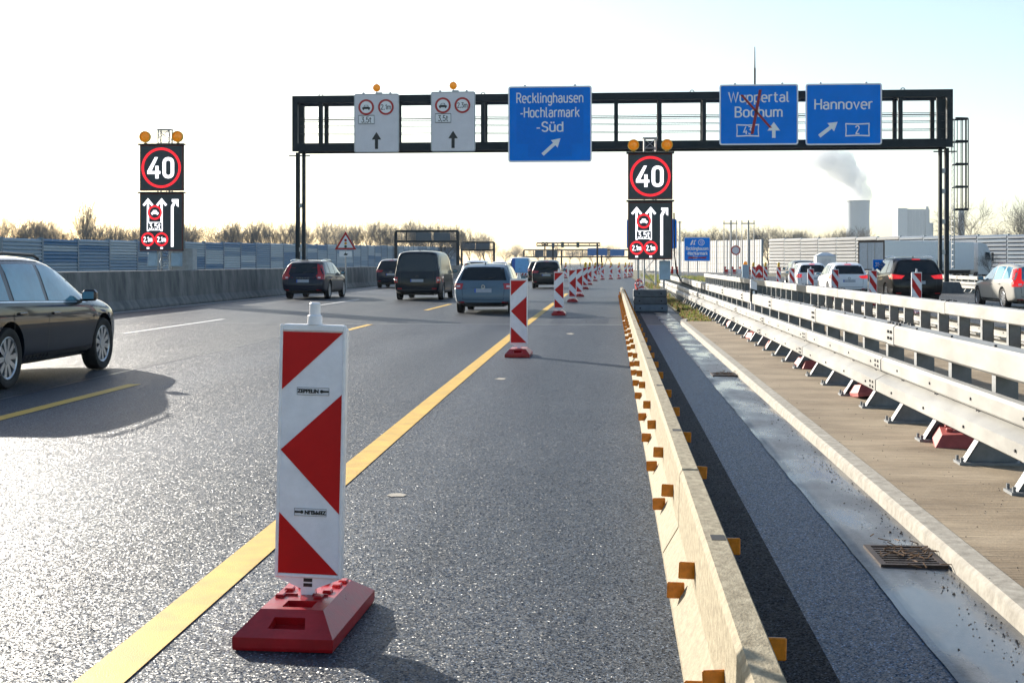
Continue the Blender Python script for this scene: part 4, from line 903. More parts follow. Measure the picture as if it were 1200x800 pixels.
# ------------------------------------------------------------------ vehicles
def tab(T, t):
    if t <= T[0][0]: return T[0][1]
    for (a, va), (b_, vb) in zip(T, T[1:]):
        if t <= b_: return va + (vb-va)*(t-a)/(b_-a)
    return T[-1][1]
def paint(name, col, metal=.0, rough=.45): return pmat(name, col, rough, metal, var=.03, vs=1, coat=.45, spec=.1)
SPEC = {
 'estate': dict(L=4.75, W=1.84, H=1.47, wb=2.80, fo=.87, rw=.335,
   top=[(0,.93),(.08,.965),(.2,.99),(.38,1.0),(.5,.985),(.565,.945),(.63,.84),(.70,.705),(.73,.672),(.82,.645),(.92,.585),(.97,.53),(1,.47)],
   belt=[(0,.645),(.3,.625),(.6,.60),(.72,.59),(.9,.53),(1,.42)], tw=[(0,.74),(.2,.77),(.5,.76),(.6,.78),(.72,.84),(1,.84)],
   lean=[(0,.12),(.18,.02),(.3,0),(.46,0),(.54,.05),(.62,.075),(.95,.42),(1,.48)], panes=[(.085,.235),(.26,.435),(.455,.69)], win=(.66,.915,.66,.58)),
 'suv': dict(L=4.69, W=1.88, H=1.70, wb=2.70, fo=.92, rw=.36,
   top=[(0,.94),(.08,.965),(.2,.99),(.38,1.0),(.52,.985),(.585,.945),(.65,.84),(.72,.725),(.75,.69),(.84,.66),(.93,.60),(.97,.55),(1,.50)],
   belt=[(0,.65),(.3,.63),(.6,.605),(.72,.60),(.9,.56),(1,.46)], tw=[(0,.74),(.2,.77),(.5,.77),(.6,.79),(.72,.84),(1,.84)],
   lean=[(0,.14),(.2,.03),(.3,0),(.46,0),(.54,.05),(.62,.08),(.95,.34),(1,.40)], panes=[(.075,.215),(.24,.43),(.45,.70)], win=(.655,.90,.66,.57)),
 'mpv': dict(L=4.45, W=1.82, H=1.66, wb=2.73, fo=.87, rw=.33,
   top=[(0,.93),(.08,.965),(.2,.99),(.4,1.0),(.55,.985),(.62,.94),(.70,.82),(.78,.68),(.81,.64),(.9,.58),(.96,.52),(1,.46)],
   belt=[(0,.64),(.3,.62),(.6,.60),(.78,.575),(.9,.52),(1,.40)], tw=[(0,.75),(.2,.78),(.55,.78),(.62,.80),(.78,.84),(1,.84)],
   lean=[(0,.12),(.2,.02),(.3,0),(.46,0),(.54,.04),(.62,.06),(.95,.30),(1,.36)], panes=[(.07,.215),(.24,.45),(.47,.765)], win=(.645,.91,.68,.60)),
 'hatch': dict(L=3.95, W=1.70, H=1.50, wb=2.51, fo=.78, rw=.31,
   top=[(0,.92),(.08,.96),(.2,.99),(.4,1.0),(.52,.98),(.58,.935),(.66,.82),(.74,.69),(.77,.655),(.87,.60),(.95,.53),(1,.45)],
   belt=[(0,.65),(.3,.63),(.6,.60),(.75,.58),(.9,.52),(1,.40)], tw=[(0,.73),(.2,.77),(.55,.77),(.62,.79),(.78,.84),(1,.84)],
   lean=[(0,.12),(.2,.02),(.3,0),(.46,0),(.54,.05),(.62,.08),(.95,.36),(1,.42)], panes=[(.10,.20),(.225,.43),(.45,.725)], win=(.66,.905,.66,.58)),
 'van': dict(L=4.90, W=1.92, H=1.97, wb=3.00, fo=.90, rw=.33,
   top=[(0,.965),(.05,.985),(.2,1.0),(.5,1.0),(.66,.985),(.73,.94),(.80,.80),(.86,.655),(.885,.61),(.95,.54),(1,.47)],
   belt=[(0,.56),(.5,.55),(.8,.53),(.88,.51),(1,.40)], tw=[(0,.84),(.2,.86),(.6,.855),(.72,.85),(.86,.85),(1,.85)],
   lean=[(0,.12),(.12,.02),(.22,0),(.4,0),(.5,.03),(.95,.15),(1,.19)], panes=[(.67,.84)], win=(.585,.925,.83,.76)),
}
TS = [0,.006,.02,.05,.10,.17,.25,.33,.41,.49,.55,.60,.65,.70,.74,.79,.85,.90,.94,.97,.988,1]
PLAN = [(0,.875),(.006,.92),(.02,.95),(.05,.97),(.12,.99),(.3,1),(.75,1),(.86,.975),(.92,.93),(.96,.86),(.985,.75),(1,.64)]
def eval_mesh(o):
    dg = bpy.context.evaluated_depsgraph_get(); return bpy.data.meshes.new_from_object(o.evaluated_get(dg))
_body = {}
def car_body(kind):
    if kind in _body: return _body[kind]
    S = SPEC[kind]; L, W2, H = S['L'], S['W']/2, S['H']; n = 10; vs = []
    def warp(y, z):
        k = max(0, 1-(y+L/2)/1.1); k = k*k*(3-2*k); return y + tab(S['lean'], z/H)*k
    for ti, tt in enumerate(TS):
        y = -L/2 + L*tt; top, belt, pl, tw = tab(S['top'],tt)*H, tab(S['belt'],tt)*H, tab(PLAN,tt)*W2, tab(S['tw'],tt)
        zb = .21 + (.10 if tt < .03 else .04 if tt < .12 else 0) + (.03 if tt > .96 else 0); belt = min(belt, top-.03)
        if ti == 0: top -= .04; zb += .03
        wt = pl*tw; d = top-belt-.02
        half = [(0,zb),(pl*.86,zb),(pl*.955,zb+.07),(pl*.985,zb+(belt-zb)*.35),(pl,zb+(belt-zb)*.68),(pl*.985,belt-.02),(pl*.955,belt+.02),(wt+(pl*.955-wt)*.20,belt+.02+d*.78),(wt*.90,belt+.02+d*.955),(wt*.5,top)]
        ring = [(x,z) for x,z in half] + [(0,top+.004)] + [(-x,z) for x,z in half[:0:-1]]
        for x, z in ring: vs.append((x, warp(y,z), z))
    m = 2*n; fs = [(i*m+j,(i*m)+(j+1)%m,(i+1)*m+(j+1)%m,(i+1)*m+j) for i in range(len(TS)-1) for j in range(m)]
    for e, flip in ((0,False),(len(TS)-1,True)):
        for j in range(n):
            a, b_, c, d = e*m+j, e*m+j+1, e*m+(m-j-1)%m, e*m+(m-j)%m
            q = [a,d,c,b_] if not flip else [a,b_,c,d]; q = [v for i, v in enumerate(q) if v not in q[:i]]
            if len(q) > 2: fs.append(tuple(q))
    me = MB().add(vs, fs).mesh('body'); bm = bmesh.new(); bm.from_mesh(me); bmesh.ops.recalc_face_normals(bm, faces=bm.faces[:]); bm.to_mesh(me); bm.free()
    o = bpy.data.objects.new('body', me); COL.objects.link(o)
    o.modifiers.new('s', 'SUBSURF').levels = 2
    me2 = eval_mesh(o); bpy.data.objects.remove(o)
    yr, yf = L/2 - S['fo'] - S['wb'], L/2 - S['fo']; S['yr'], S['yf'] = yr, yf
    bvh = BVHTree.FromPolygons([v.co[:] for v in me2.vertices], [p.vertices[:] for p in me2.polygons])
    cut = MB()
    for yy in (yr, yf):
        a = S['rw']+.055; k = 28
        cut.prism_x([(yy+a*math.cos(2*math.pi*i/k), S['rw']+.01+a*math.sin(2*math.pi*i/k)) for i in range(k)], -1.4, 1.4)
    o = bpy.data.objects.new('body', me2); COL.objects.link(o); co = bpy.data.objects.new('cut', cut.mesh('cut')); COL.objects.link(co)
    bo = o.modifiers.new('b', 'BOOLEAN'); bo.operation = 'DIFFERENCE'; bo.object = co; bo.solver = 'EXACT'
    me3 = eval_mesh(o); me3.name = 'body'; bpy.data.objects.remove(o); bpy.data.objects.remove(co)
    me3.shade_smooth(); me3.set_sharp_from_angle(angle=R(38))
    _body[kind] = (me3, bvh, warp); return _body[kind]
def patch(bvh, poly, axis, off=.006, step=.07, sign=1, flip=False):
    """poly in (a, z); axis 'y' = projected from behind, 'x' = projected from the side given by sign"""
    xs = [p[0] for p in poly]; zs = [p[1] for p in poly]; pts = []
    n0 = len(poly); P2 = []
    for i in range(n0):                                  # subdivide the outline so that it follows the body
        a, b_ = Vector(poly[i]), Vector(poly[(i+1)%n0]); k = max(1, int((b_-a).length/step))
        for q in range(k): P2.append(a.lerp(b_, q/k))
    n1 = len(P2); pts = P2[:]
    x = min(xs)+step*.5
    while x < max(xs):
        z = min(zs)+step*.5
        while z < max(zs): pts.append(Vector((x,z))); z += step
        x += step
    v2, e2, f2 = delaunay_2d_cdt(pts, [(i,(i+1)%n1) for i in range(n1)], [], 1, 1e-5)[:3]
    out = []; ok = []
    for p in v2:
        if axis == 'y': h = bvh.ray_cast(Vector((p.x,-6,p.y)), Vector((0,1,0)))
        else: h = bvh.ray_cast(Vector((3*sign,p.x,p.y)), Vector((-sign,0,0)))
        if h[0] is None: out.append(Vector((0,0,0))); ok.append(False)
        else:
            nn = h[1].normalized(); away = Vector((0,-1,0)) if axis == 'y' else Vector((sign,0,0))
            if flip: away = Vector((0,1,0))
            if nn.dot(away) < 0: nn = -nn
            out.append(h[0] + nn*off); ok.append(True)
    mb = MB(); fs = []
    for f in f2:
        if all(ok[i] for i in f):
            f = tuple(f); nn = (out[f[1]]-out[f[0]]).cross(out[f[2]]-out[f[0]])
            want = Vector((0,-1,0)) if axis == 'y' else Vector((sign,0,0))
            fs.append(f if nn.dot(want) > 0 else f[::-1])
    par = list(range(len(out)))                          # keep the one connected piece
    def root(i):
        while par[i] != i: par[i] = par[par[i]]; i = par[i]
        return i
    for f in fs:
        for q in f[1:]: par[root(q)] = root(f[0])
    cnt = {}
    for f in fs: cnt[root(f[0])] = cnt.get(root(f[0]), 0) + 1
    if cnt:
        best = max(cnt, key=cnt.get); fs = [f for f in fs if root(f[0]) == best]
    used = sorted({i for f in fs for i in f}); mp_ = {v: i for i, v in enumerate(used)}
    return mb.add([out[i] for i in used], [tuple(mp_[i] for i in f) for f in fs])
def ring_line(poly, wdt):
    pass
def strip(bvh, pts, wdt, axis, off=.004, sign=1):
    mb = MB()
    for a, b_ in zip(pts, pts[1:]):
        a, b_ = Vector(a), Vector(b_); d = (b_-a).normalized(); nrm = Vector((-d.y,d.x))*wdt/2
        q = patch(bvh, [a-nrm,b_-nrm,b_+nrm,a+nrm], axis, off, .12, sign); mb.add(q.v, q.f)
    return mb
def wheel_parts(rw, wd=.215, spokes=10):
    k = ('w',rw,spokes)
    if k in _body: return _body[k]
    ri = rw*.70
    ty = MB(); prof = [(ri,-wd*.40),(rw*.86,-wd*.5),(rw*.965,-wd*.46),(rw,-wd*.34),(rw,wd*.34),(rw*.965,wd*.46),(rw*.86,wd*.5),(ri,wd*.40)]
    ty.lathe_y(prof, n=36); tm = ty.mesh('tyre', 40)
    rm = MB(); rm.lathe_y([(ri,-wd*.40),(ri*.97,-wd*.41),(ri*.90,-wd*.36),(ri*.88,-wd*.05),(0,-wd*.05)], n=36)
    for s in range(spokes):
        a = 2*math.pi*s/spokes; M_ = Matrix.Rotation(a, 4, 'Y')
        rm.add([M_ @ Vector(p) for p in ((-.022,-wd*.34,.05),(.022,-wd*.34,.05),(.034,-wd*.37,ri*.93),(-.034,-wd*.37,ri*.93),(-.022,-wd*.12,.05),(.022,-wd*.12,.05),(.034,-wd*.12,ri*.93),(-.034,-wd*.12,ri*.93))], [(0,1,2,3),(1,5,6,2),(4,0,3,7)])
    rm.disc_y(0,0,.07,-wd*.37,-wd*.1,n=16); r_ = rm.mesh('rim', 40)
    dk = MB().disc_y(0,0,ri*.885,-wd*.075,-wd*.06,n=24).mesh('brake_shadow')
    rot = Matrix.Rotation(R(90), 4, 'Z')                  # outer face (-y) turned to +x
    for m_ in (tm, r_, dk): m_.transform(rot)
    tm.materials.append(M_TYRE); r_.materials.append(M_RIM); dk.materials.append(M_BLACK)
    _body[k] = (tm, r_, dk); return _body[k]
def mirror_x(poly): return [(-a, z) for a, z in poly][::-1]
def car(name, label, kind, loc, color, rz=0.0, sx=1.0, sz=1.0, tail='low', lit=False, rails=True, plate=True, glass=None, trim=True, letters=None, rearband=None, extra=None, cat='car', detail=True, silver_skid=False):
    S = SPEC[kind]; me, bvh, warp = car_body(kind); L, W2, H = S['L'], S['W']/2, S['H']; glass = glass or M_GLASS
    t = thing(name, label, cat, loc, rz); t.scale = (sx, sx if sx != 1 else 1, sz)
    b = obj('body', me.copy(), color, t)
    B = lambda tt: tab(S['belt'],tt)*H; T = lambda tt: tab(S['top'],tt)*H; Yt = lambda tt: -L/2+L*tt
    # underside filling between the wheels
    obj('underbody', MB().box(-W2*.66,W2*.66,-L/2+.35,L/2-.35,.20,.62), M_BLACK, t)
    # rear window
    wz0, wz1, wb0, wb1 = S['win']
    wk = .86 if tail == 'tall' else 1.0; wb0 *= wk; wb1 *= wk
    rw_ = [(-W2*wb0*1.16,wz0*H),(W2*wb0*1.16,wz0*H),(W2*wb0*1.10,wz0*H+.12),(W2*wb1*1.13,wz1*H-.03),(W2*wb1*1.02,wz1*H),(-W2*wb1*1.02,wz1*H),(-W2*wb1*1.13,wz1*H-.03),(-W2*wb0*1.10,wz0*H+.12)]
    obj('rear_window', patch(bvh, rw_, 'y', .006), glass if kind != 'van' else M_GLASS, t, smooth=60)
    # side windows
    for s in (-1,1):
        for a, c in S['panes']:
            lo = [(Yt(q), B(q)+.035) for q in (a,(a+c)/2,c)]; up = []
            for k in range(7):
                q = c + (a-c)*k/6; zz = max(B(q)+.045, B(q)+.02+(T(q)-B(q)-.02)*.80 if kind != 'van' else B(q)+(T(q)-B(q))*.80); up.append((Yt(q), zz))
            pl = [(warp(y,z)+(.0),z) for y,z in lo+up]
            obj('side_window', patch(bvh, pl, 'x', .005, .08, s), glass, t, smooth=60)
        if detail:
            for q in ([S['panes'][0][1]+.013, S['panes'][1][1]+.010, .735] if len(S['panes']) > 1 else [.33,.655,.85]):
                obj('door_gap', strip(bvh, [(Yt(q),.36),(Yt(q),B(q)+.02)], .012, 'x', .003, s), M_SEAM, t)
            for q in ([S['panes'][1][0]+.03, S['panes'][2][0]+.03] if len(S['panes']) > 2 else [.70]):
                h = bvh.ray_cast(Vector((3*s,Yt(q),B(q)-.11)), Vector((-s,0,0)))
                if h[0] is not None: obj('door_handle', MB().bbox(h[0].x-.012 if s > 0 else h[0].x-.028, h[0].x+.028 if s > 0 else h[0].x+.012, Yt(q)-.10, Yt(q)+.10, B(q)-.125, B(q)-.095, .01), color, t)
            obj('sill_trim', patch(bvh, [(S['yr']+S['rw']+.09,.245),(S['yf']-S['rw']-.09,.245),(S['yf']-S['rw']-.09,.34),(S['yr']+S['rw']+.09,.34)], 'x', .006, .1, s), M_BLACK, t)
            if kind != 'van': obj('window_trim', strip(bvh, [(warp(Yt(q),B(q)+.02),B(q)+.018) for q in (.06,.2,.35,.5,.69)], .018, 'x', .006, s), M_CHROME if trim else M_BLACK, t)
        # mirror
        q = S['panes'][-1][1]-.025; y = Yt(q)
        mh = MB().bbox(.0,.20,-.05,.07,-.055,.085,.035); mz = B(q)+.085
        mm = obj('mirror', mh, color, t, loc=(s*(W2*.97) if s > 0 else -W2*.97-.20, y, mz)); obj('mirror_glass', MB().box(.025,.175,-.054,-.049,-.03,.06), M_GLASSL, mm)
        obj('mirror_arm', MB().box(-.10 if s > 0 else .12,.06 if s > 0 else .30,-.02,.03,-.06,-.03), M_BLACK, mm)
        if rails:
            zt_ = T(.3)-.012; x_ = W2*.70; mb = MB().path([(s*x_,Yt(.13),zt_-.05),(s*x_,Yt(.16),zt_+.012),(s*x_,Yt(.3),zt_+.03),(s*x_,Yt(.47),zt_+.012),(s*x_,Yt(.5),zt_-.03)], .017, 6); obj('roof_rail', mb, M_CHROME if rails == 'chrome' else M_BLACK, t)
    # lamps
    lm = M_TAILLIT if lit else M_TAIL
    for s in (-1,1):
        if tail == 'low': pr = [(W2*.66,.60*H),(W2*.97,.60*H),(W2*.97,.49*H),(W2*.70,.49*H)]; ps = [(-L/2-.02,.60*H),(-L/2+.22,.585*H),(-L/2+.20,.50*H),(-L/2-.02,.49*H)]
        elif tail == 'tall': pr = [(W2*.58,.60*H),(W2*.66,.635*H),(W2*.575,.885*H),(W2*.66,.885*H),(W2*.76,.74*H),(W2*.84,.655*H),(W2*.90,.62*H),(W2*.92,.50*H),(W2*.66,.505*H)]; ps = [(-L/2-.02,.50*H),(-L/2+.17,.50*H),(-L/2+.24,.60*H),(-L/2+.30,.66*H),(-L/2+.56,.86*H),(-L/2+.40,.88*H),(-L/2-.02,.62*H)]
        elif tail == 'wide': pr = [(W2*.48,.60*H),(W2*.97,.635*H),(W2*.97,.53*H),(W2*.60,.535*H)]; ps = [(-L/2-.02,.635*H),(-L/2+.30,.62*H),(-L/2+.22,.54*H),(-L/2-.02,.53*H)]
        elif tail == 'van': pr = [(W2*.80,.465*H),(W2*.985,.47*H),(W2*.985,.35*H),(W2*.80,.35*H)]; ps = [(-L/2-.02,.47*H),(-L/2+.14,.46*H),(-L/2+.12,.36*H),(-L/2-.02,.35*H)]
        if s < 0: pr = mirror_x(pr)
        tl_ = obj('tail_lamp', patch(bvh, pr, 'y', .012, .05), lm, t, smooth=60)
        q = patch(bvh, ps, 'x', .012, .05, s); obj('lamp_wrap', q, lm, tl_, smooth=60)
        cx = sum(p[0] for p in pr)/len(pr); zc = (.55 if tail != 'van' else .41)*H
        if tail in ('low','van','tall'): ip = [(cx-.05,zc-.035),(cx+.06,zc-.035),(cx+.06,zc+.02),(cx-.05,zc+.02)]; obj('clear_lens', patch(bvh, ip, 'y', .016, .05), M_TAILW, tl_)
        obj('bumper_reflector', patch(bvh, [(s*W2*.72-.09,.225*H),(s*W2*.72+.09,.225*H),(s*W2*.72+.09,.245*H),(s*W2*.72-.09,.245*H)], 'y', .008, .06), M_TAIL, t)
    if lit or tail in ('wide',): obj('high_brake_lamp', patch(bvh, [(-.14,.925*H),(.14,.925*H),(.14,.945*H),(-.14,.945*H)], 'y', .014, .06), lm, t)
    # tailgate seams, plate, bumper
    zg = .285*H; gx = W2*.70
    if detail: obj('tailgate_gap', strip(bvh, [(-W2*.66,.60*H),(-gx,.50*H),(-gx*.96,zg),(gx*.96,zg),(gx,.50*H),(W2*.66,.60*H)], .012, 'y', .003), M_SEAM, t)
    if plate:
        zp = (.46 if kind != 'van' else .395)*H
        pl = obj('number_plate', patch(bvh, [(-.26,zp-.055),(.26,zp-.055),(.26,zp+.055),(-.26,zp+.055)], 'y', .012, .1), M_PLATE, t); obj('plate_band', patch(bvh, [(-.26,zp-.055),(-.215,zp-.055),(-.215,zp+.055),(-.26,zp+.055)], 'y', .014, .1), M_PLATEB, pl)
        hl = MB(); h = bvh.ray_cast(Vector((0,-6,zp+.11)), Vector((0,1,0)))
        if h[0] is not None: obj('grip_strip', MB().bbox(-.38,.38,h[0].y-.014,h[0].y+.02,zp+.085,zp+.115,.008), M_CHROME if trim else color, t)
    obj('lower_bumper', patch(bvh, [(-W2*.88,.235),(W2*.88,.235),(W2*.90,.215*H),(-W2*.90,.215*H)], 'y', .006, .1), M_BLACK, t)
    if silver_skid: obj('skid_plate', patch(bvh, [(-W2*.62,.195*H),(W2*.62,.195*H),(W2*.72,.165*H),(-W2*.72,.165*H)][::-1] and [(-W2*.74,.17*H),(W2*.74,.17*H),(W2*.60,.215*H),(-W2*.60,.215*H)], 'y', .012, .1), M_CHROME, t)
    zl = (.535 if kind != 'van' else .475)*H
    if letters:
        h = bvh.ray_cast(Vector((0,-6,zl)), Vector((0,1,0))); lettering(letters, .075, 0, h[0].y-.012, zl, M_CHROME, t, 1.6)
    else:
        h = bvh.ray_cast(Vector((0,-6,zl)), Vector((0,1,0)))
        if h[0] is not None: obj('emblem', MB().ring_y(0,zl,.04,.055,h[0].y-.016,h[0].y+.01,n=18), M_CHROME if kind != 'van' else M_BLACK, t)
    if detail:
        zw = S['win'][0]*H+.03; h = bvh.ray_cast(Vector((0,-6,zw)), Vector((0,1,0))); h2 = bvh.ray_cast(Vector((.36,-6,zw+.06)), Vector((0,1,0)))
        if h[0] is not None and kind not in ('van',): obj('rear_wiper', MB().bar((0,h[0].y-.02,zw),(.36,h2[0].y-.02,zw+.06),.012,.016), M_BLACK, t)
        obj('aerial', MB().prism_x([(Yt(.16),T(.16)-.01),(Yt(.20),T(.19)-.01),(Yt(.165),T(.16)+.05)], -.012, .012), M_BLACK, t)
    # wheels
    tm, r_, dk = wheel_parts(S['rw'], spokes=10 if kind != 'van' else 6)
    for s in (-1,1):
        for yy in (S['yr'], S['yf']):
            w_ = bpy.data.objects.new('wheel', None); link(w_, t); w_.location = (s*(W2-.125), yy, S['rw']); w_.rotation_euler = (random.uniform(0,3),0,0 if s > 0 else math.pi)
            obj('tyre', tm, None, w_); obj('rim', r_, None, w_)
    # front end for other views
    obj('windscreen', front_patch(bvh, [(-W2*.60,T(.60)),(W2*.60,T(.60)),(W2*.72,T(.70)),(-W2*.72,T(.70))] if kind != 'van' else [(-W2*.70,T(.76)),(W2*.70,T(.76)),(W2*.76,T(.86)),(-W2*.76,T(.86))]), glass, t, smooth=60)
    for s in (-1,1): obj('headlamp', front_patch(bvh, [(s*W2*.45,.50*H),(s*W2*.74,.52*H),(s*W2*.74,.44*H),(s*W2*.48,.43*H)]), M_CHROME, t)
    if rearband: rearband(t, bvh, S)
    return t
def front_patch(bvh, poly):
    xs = [p[0] for p in poly]
    q = patch_f(bvh, poly); return q
def patch_f(bvh, poly, off=.006, step=.08):
    class Flip:
        def ray_cast(s, o, d): return bvh.ray_cast(Vector((o.x,6,o.z)), Vector((0,-1,0)))
    m = patch(Flip(), poly, 'y', off, step, flip=True); m.f = [f[::-1] for f in m.f]; return m

C_BLACK = pmat('paint_black', (.004,.007,.014), .4, 0, var=.03, vs=1, coat=1.0, spec=.1); C_NAVY = paint('paint_dark_blue', (.005,.010,.026)); C_VAN = paint('paint_blue_black', (.003,.008,.016), .0)
C_SILB = paint('paint_silver_blue', (.10,.155,.21), .15); C_ANTH = paint('paint_anthracite', (.010,.012,.016)); C_WHITE = paint('paint_white', (.72,.73,.75), 0); C_SILV = paint('paint_silver', (.40,.385,.35), .0); C_BROWN = paint('paint_brown_black', (.006,.005,.005)); C_PALE = paint('paint_pale_grey', (.55,.57,.6), .3)
def rear_at(px, s, kind):
    x, y = P(px, s); return (x, y + SPEC[kind]['L']/2, .002)
# big dark estate cut by the left edge: wheels measured on the road
k_ = SPEC['estate']; yr_c = G(18, 455.5)[1]; car_body('estate')
car('estate_car', 'dark blue-black estate car cut off by the left edge, nearest car', 'estate', (-7.03-.92, -.04+yr_c - SPEC['estate']['yr'], .002), C_BLACK, glass=M_GLASSL, rails='black', tail='low', sz=1.075)
car('estate_car', 'black estate with tall red tail lamps beside the concrete wall', 'estate', rear_at(354.5, 28.8, 'estate'), C_NAVY, sz=1.09, tail='tall', rails='chrome', letters='V O L V O', silver_skid=True, trim=False)
car('family_van', 'dark blue people carrier half hidden left of the big van', 'mpv', rear_at(457.5, 19.9, 'mpv'), C_NAVY, sz=1.04, tail='wide', rails=False, trim=False)
car('transporter_van', 'dark blue panel van with large blank rear window', 'van', rear_at(488.5, 29.7, 'van'), C_VAN, tail='van', rails=False, trim=False, cat='van')
car('estate_car', 'silver-blue estate car directly left of the second beacon', 'estate', rear_at(565.5, 40.7, 'estate'), C_SILB, tail='low', rails='chrome', sx=.955, trim=False)
car('small_hatchback', 'dark hatchback right of the blue-backed van', 'mpv', rear_at(640, 20.3, 'mpv'), C_ANTH, sx=.955, tail='wide', rails=False, trim=True)
car('family_van', 'pale grey car just behind the silver-blue estate, left one', 'mpv', rear_at(556, 18.2, 'mpv'), C_PALE, tail='tall', rails=False, trim=False, detail=False)
car('small_hatchback', 'white car far ahead, right behind the silver-blue estate roof', 'hatch', rear_at(584, 12.6, 'hatch'), C_WHITE, sz=1.08, tail='tall', rails=False, trim=False, detail=False)
car('small_hatchback', 'dark grey car half hidden behind the dark hatchback', 'mpv', rear_at(631, 14.6, 'mpv'), C_ANTH, tail='low', rails=False, trim=False, detail=False)
# service van with a blue printed rear
def blue_rear(t, bvh, S):
    W2, H = S['W']/2, S['H']
    obj('blue_print', patch(bvh, [(-W2*.72,.32*H),(W2*.80,.32*H),(W2*.80,.94*H),(-W2*.72,.94*H)], 'y', .016, .1), pmat('print_light_blue', (.17,.42,.72), .5), t)
    obj('dark_blue_print', patch(bvh, [(-W2*.70,.34*H),(-W2*.42,.34*H),(-W2*.42,.94*H),(-W2*.70,.94*H)], 'y', .020, .1), pmat('print_dark_blue', (.02,.10,.42), .5), t)
    for k in range(6): x0 = -W2*.8 + k*W2*.27; obj('hazard_stripe', patch(bvh, [(x0,.22*H),(x0+W2*.14,.22*H),(x0+W2*.24,.30*H),(x0+W2*.10,.30*H)], 'y', .016, .1), M_SIGNW if k % 2 else M_SIGNW, t)
    obj('hazard_board', patch(bvh, [(-W2*.84,.215*H),(W2*.84,.215*H),(W2*.84,.305*H),(-W2*.84,.305*H)], 'y', .012, .1), M_REDR, t)
car('service_van', 'white van with light blue rear and red-white hazard strip', 'van', rear_at(609, 13.6, 'van'), C_WHITE, tail='van', rails=False, plate=False, trim=False, rearband=blue_rear, cat='van', detail=False)
# exit lanes on the right
car('suv', 'black SUV with glowing brake lamps in the exit lane', 'suv', rear_at(1076, 33, 'suv'), C_BROWN, tail='wide', lit=True, rails='chrome', trim=False)
car('estate_car', 'silver estate car at the right edge behind the guard rail', 'estate', rear_at(1222, 38, 'estate'), C_SILV, tail='tall', lit=True, rails='chrome', glass=M_GLASSL, trim=False)
car('small_hatchback', 'white hatchback with lit brake lamps ahead of the black SUV', 'hatch', rear_at(995.5, 27, 'hatch'), C_WHITE, tail='wide', lit=True, rails=False, trim=False)
car('small_hatchback', 'small white car left of the white hatchback with lit brake lamps', 'hatch', rear_at(953, 23, 'hatch'), C_WHITE, tail='low', lit=True, rails=False, trim=False)
car('family_van', 'dark car roof just showing behind the small white car', 'mpv', rear_at(944, 17.5, 'mpv'), C_ANTH, tail='low', rails=False, trim=False, detail=False)

# articulated truck turning away on the exit ramp
def truck():
    x, y = P(1006, 14.2); ang = R(-46)
    t = thing('articulated_truck', 'white articulated truck turning onto the exit ramp, seen rear and side', 'truck', (x+1.1, y+.4, -.3), ang)
    z0, z1, Lt, w2 = 1.15, 3.62, 13.6, 1.27
    obj('trailer_box', MB().bbox(-w2,w2,.06,Lt,z0,z1,.03), pmat('truck_white', (.82,.83,.85), .4, var=.04), t)
    fr = MB().box(-w2,-w2+.10,0,.06,z0,z1).box(w2-.10,w2,0,.06,z0,z1).box(-w2+.10,w2-.10,0,.06,z1-.16,z1).box(-w2+.1,w2-.1,0,.06,z0,z0+.12); obj('door_frame', fr, pmat('truck_brown', (.04,.022,.018), .5), t)
    for s in (0,1):
        d = obj('rear_door', MB().box(-w2+.11+s*(w2-.10),-.01+s*(w2-.10),.02,.058,z0+.13,z1-.17), pmat('truck_door', (.50,.54,.60), .4), t)
        obj('lock_rod', MB().tube((-.35+s*.7,.0,z0+.1),(-.35+s*.7,.0,z1-.15),.022,n=6), M_MAST, d)
    obj('side_mark', MB().box(-w2-.012,-w2-.001,4.2,5.9,1.9,3.0), pmat('truck_mark_blue', (.05,.09,.30), .5), t) if False else None
    q = MB(); q.prism_x([(3.0+.95*math.cos(a)-.2*math.sin(a), 2.55+.75*math.sin(a)) for a in [k*math.pi/8 for k in range(16)]], -w2-.012, -w2-.001)
    lg = obj('side_mark', q, pmat('truck_mark_blue', (.05,.09,.30), .5), t)
    q = MB(); q.prism_x([(3.9,2.15),(5.1,2.5),(5.2,3.1),(4.3,3.05),(3.7,2.6)], -w2-.013, -w2-.001); obj('side_mark', q, pmat('truck_mark_sand', (.62,.50,.44), .5), t)
    obj('chassis', MB().box(-.45,.45,.3,Lt+2.6,.80,1.12), M_BLACK, t); obj('underrun_bar', MB().box(-1.15,1.15,.1,.22,.55,.70), M_BLACK, t)
    c0 = Lt+.75
    cab = MB().prism_x([(c0,.75),(c0+2.25,.75),(c0+2.30,1.9),(c0+2.05,2.75),(c0+1.35,3.45),(c0+.35,3.62),(c0,3.60)], -1.22, 1.22); obj('cab', cab, C_WHITE, t)
    for s in (-1,1):
        obj('cab_window', MB().prism_x([(c0+1.15,2.05),(c0+2.12,2.05),(c0+1.92,2.70),(c0+1.15,2.75)], s*1.22-.004, s*1.22+.004), M_GLASS, t)
        obj('mirror', MB().bbox(s*1.30-.09,s*1.30+.09,c0+2.2,c0+2.34,1.9,2.7,.03), M_BLACK, t)
        obj('side_skirt', MB().box(s*1.2-.03,s*1.2+.03,2.6,6.4,.5,1.1), pmat('truck_white', (.7,.7,.7)), t)
    tm, r_, dk = wheel_parts(.50, .30, 6)
    for yy in (1.5,2.8,4.1,Lt+.9,c0+1.6):
        for s in (-1,1):
            w_ = bpy.data.objects.new('wheel', None); link(w_, t); w_.location = (s*1.05,yy,.50); w_.rotation_euler = (0,0,0 if s > 0 else math.pi); obj('tyre', tm, None, w_); obj('rim', r_, None, w_)
truck()
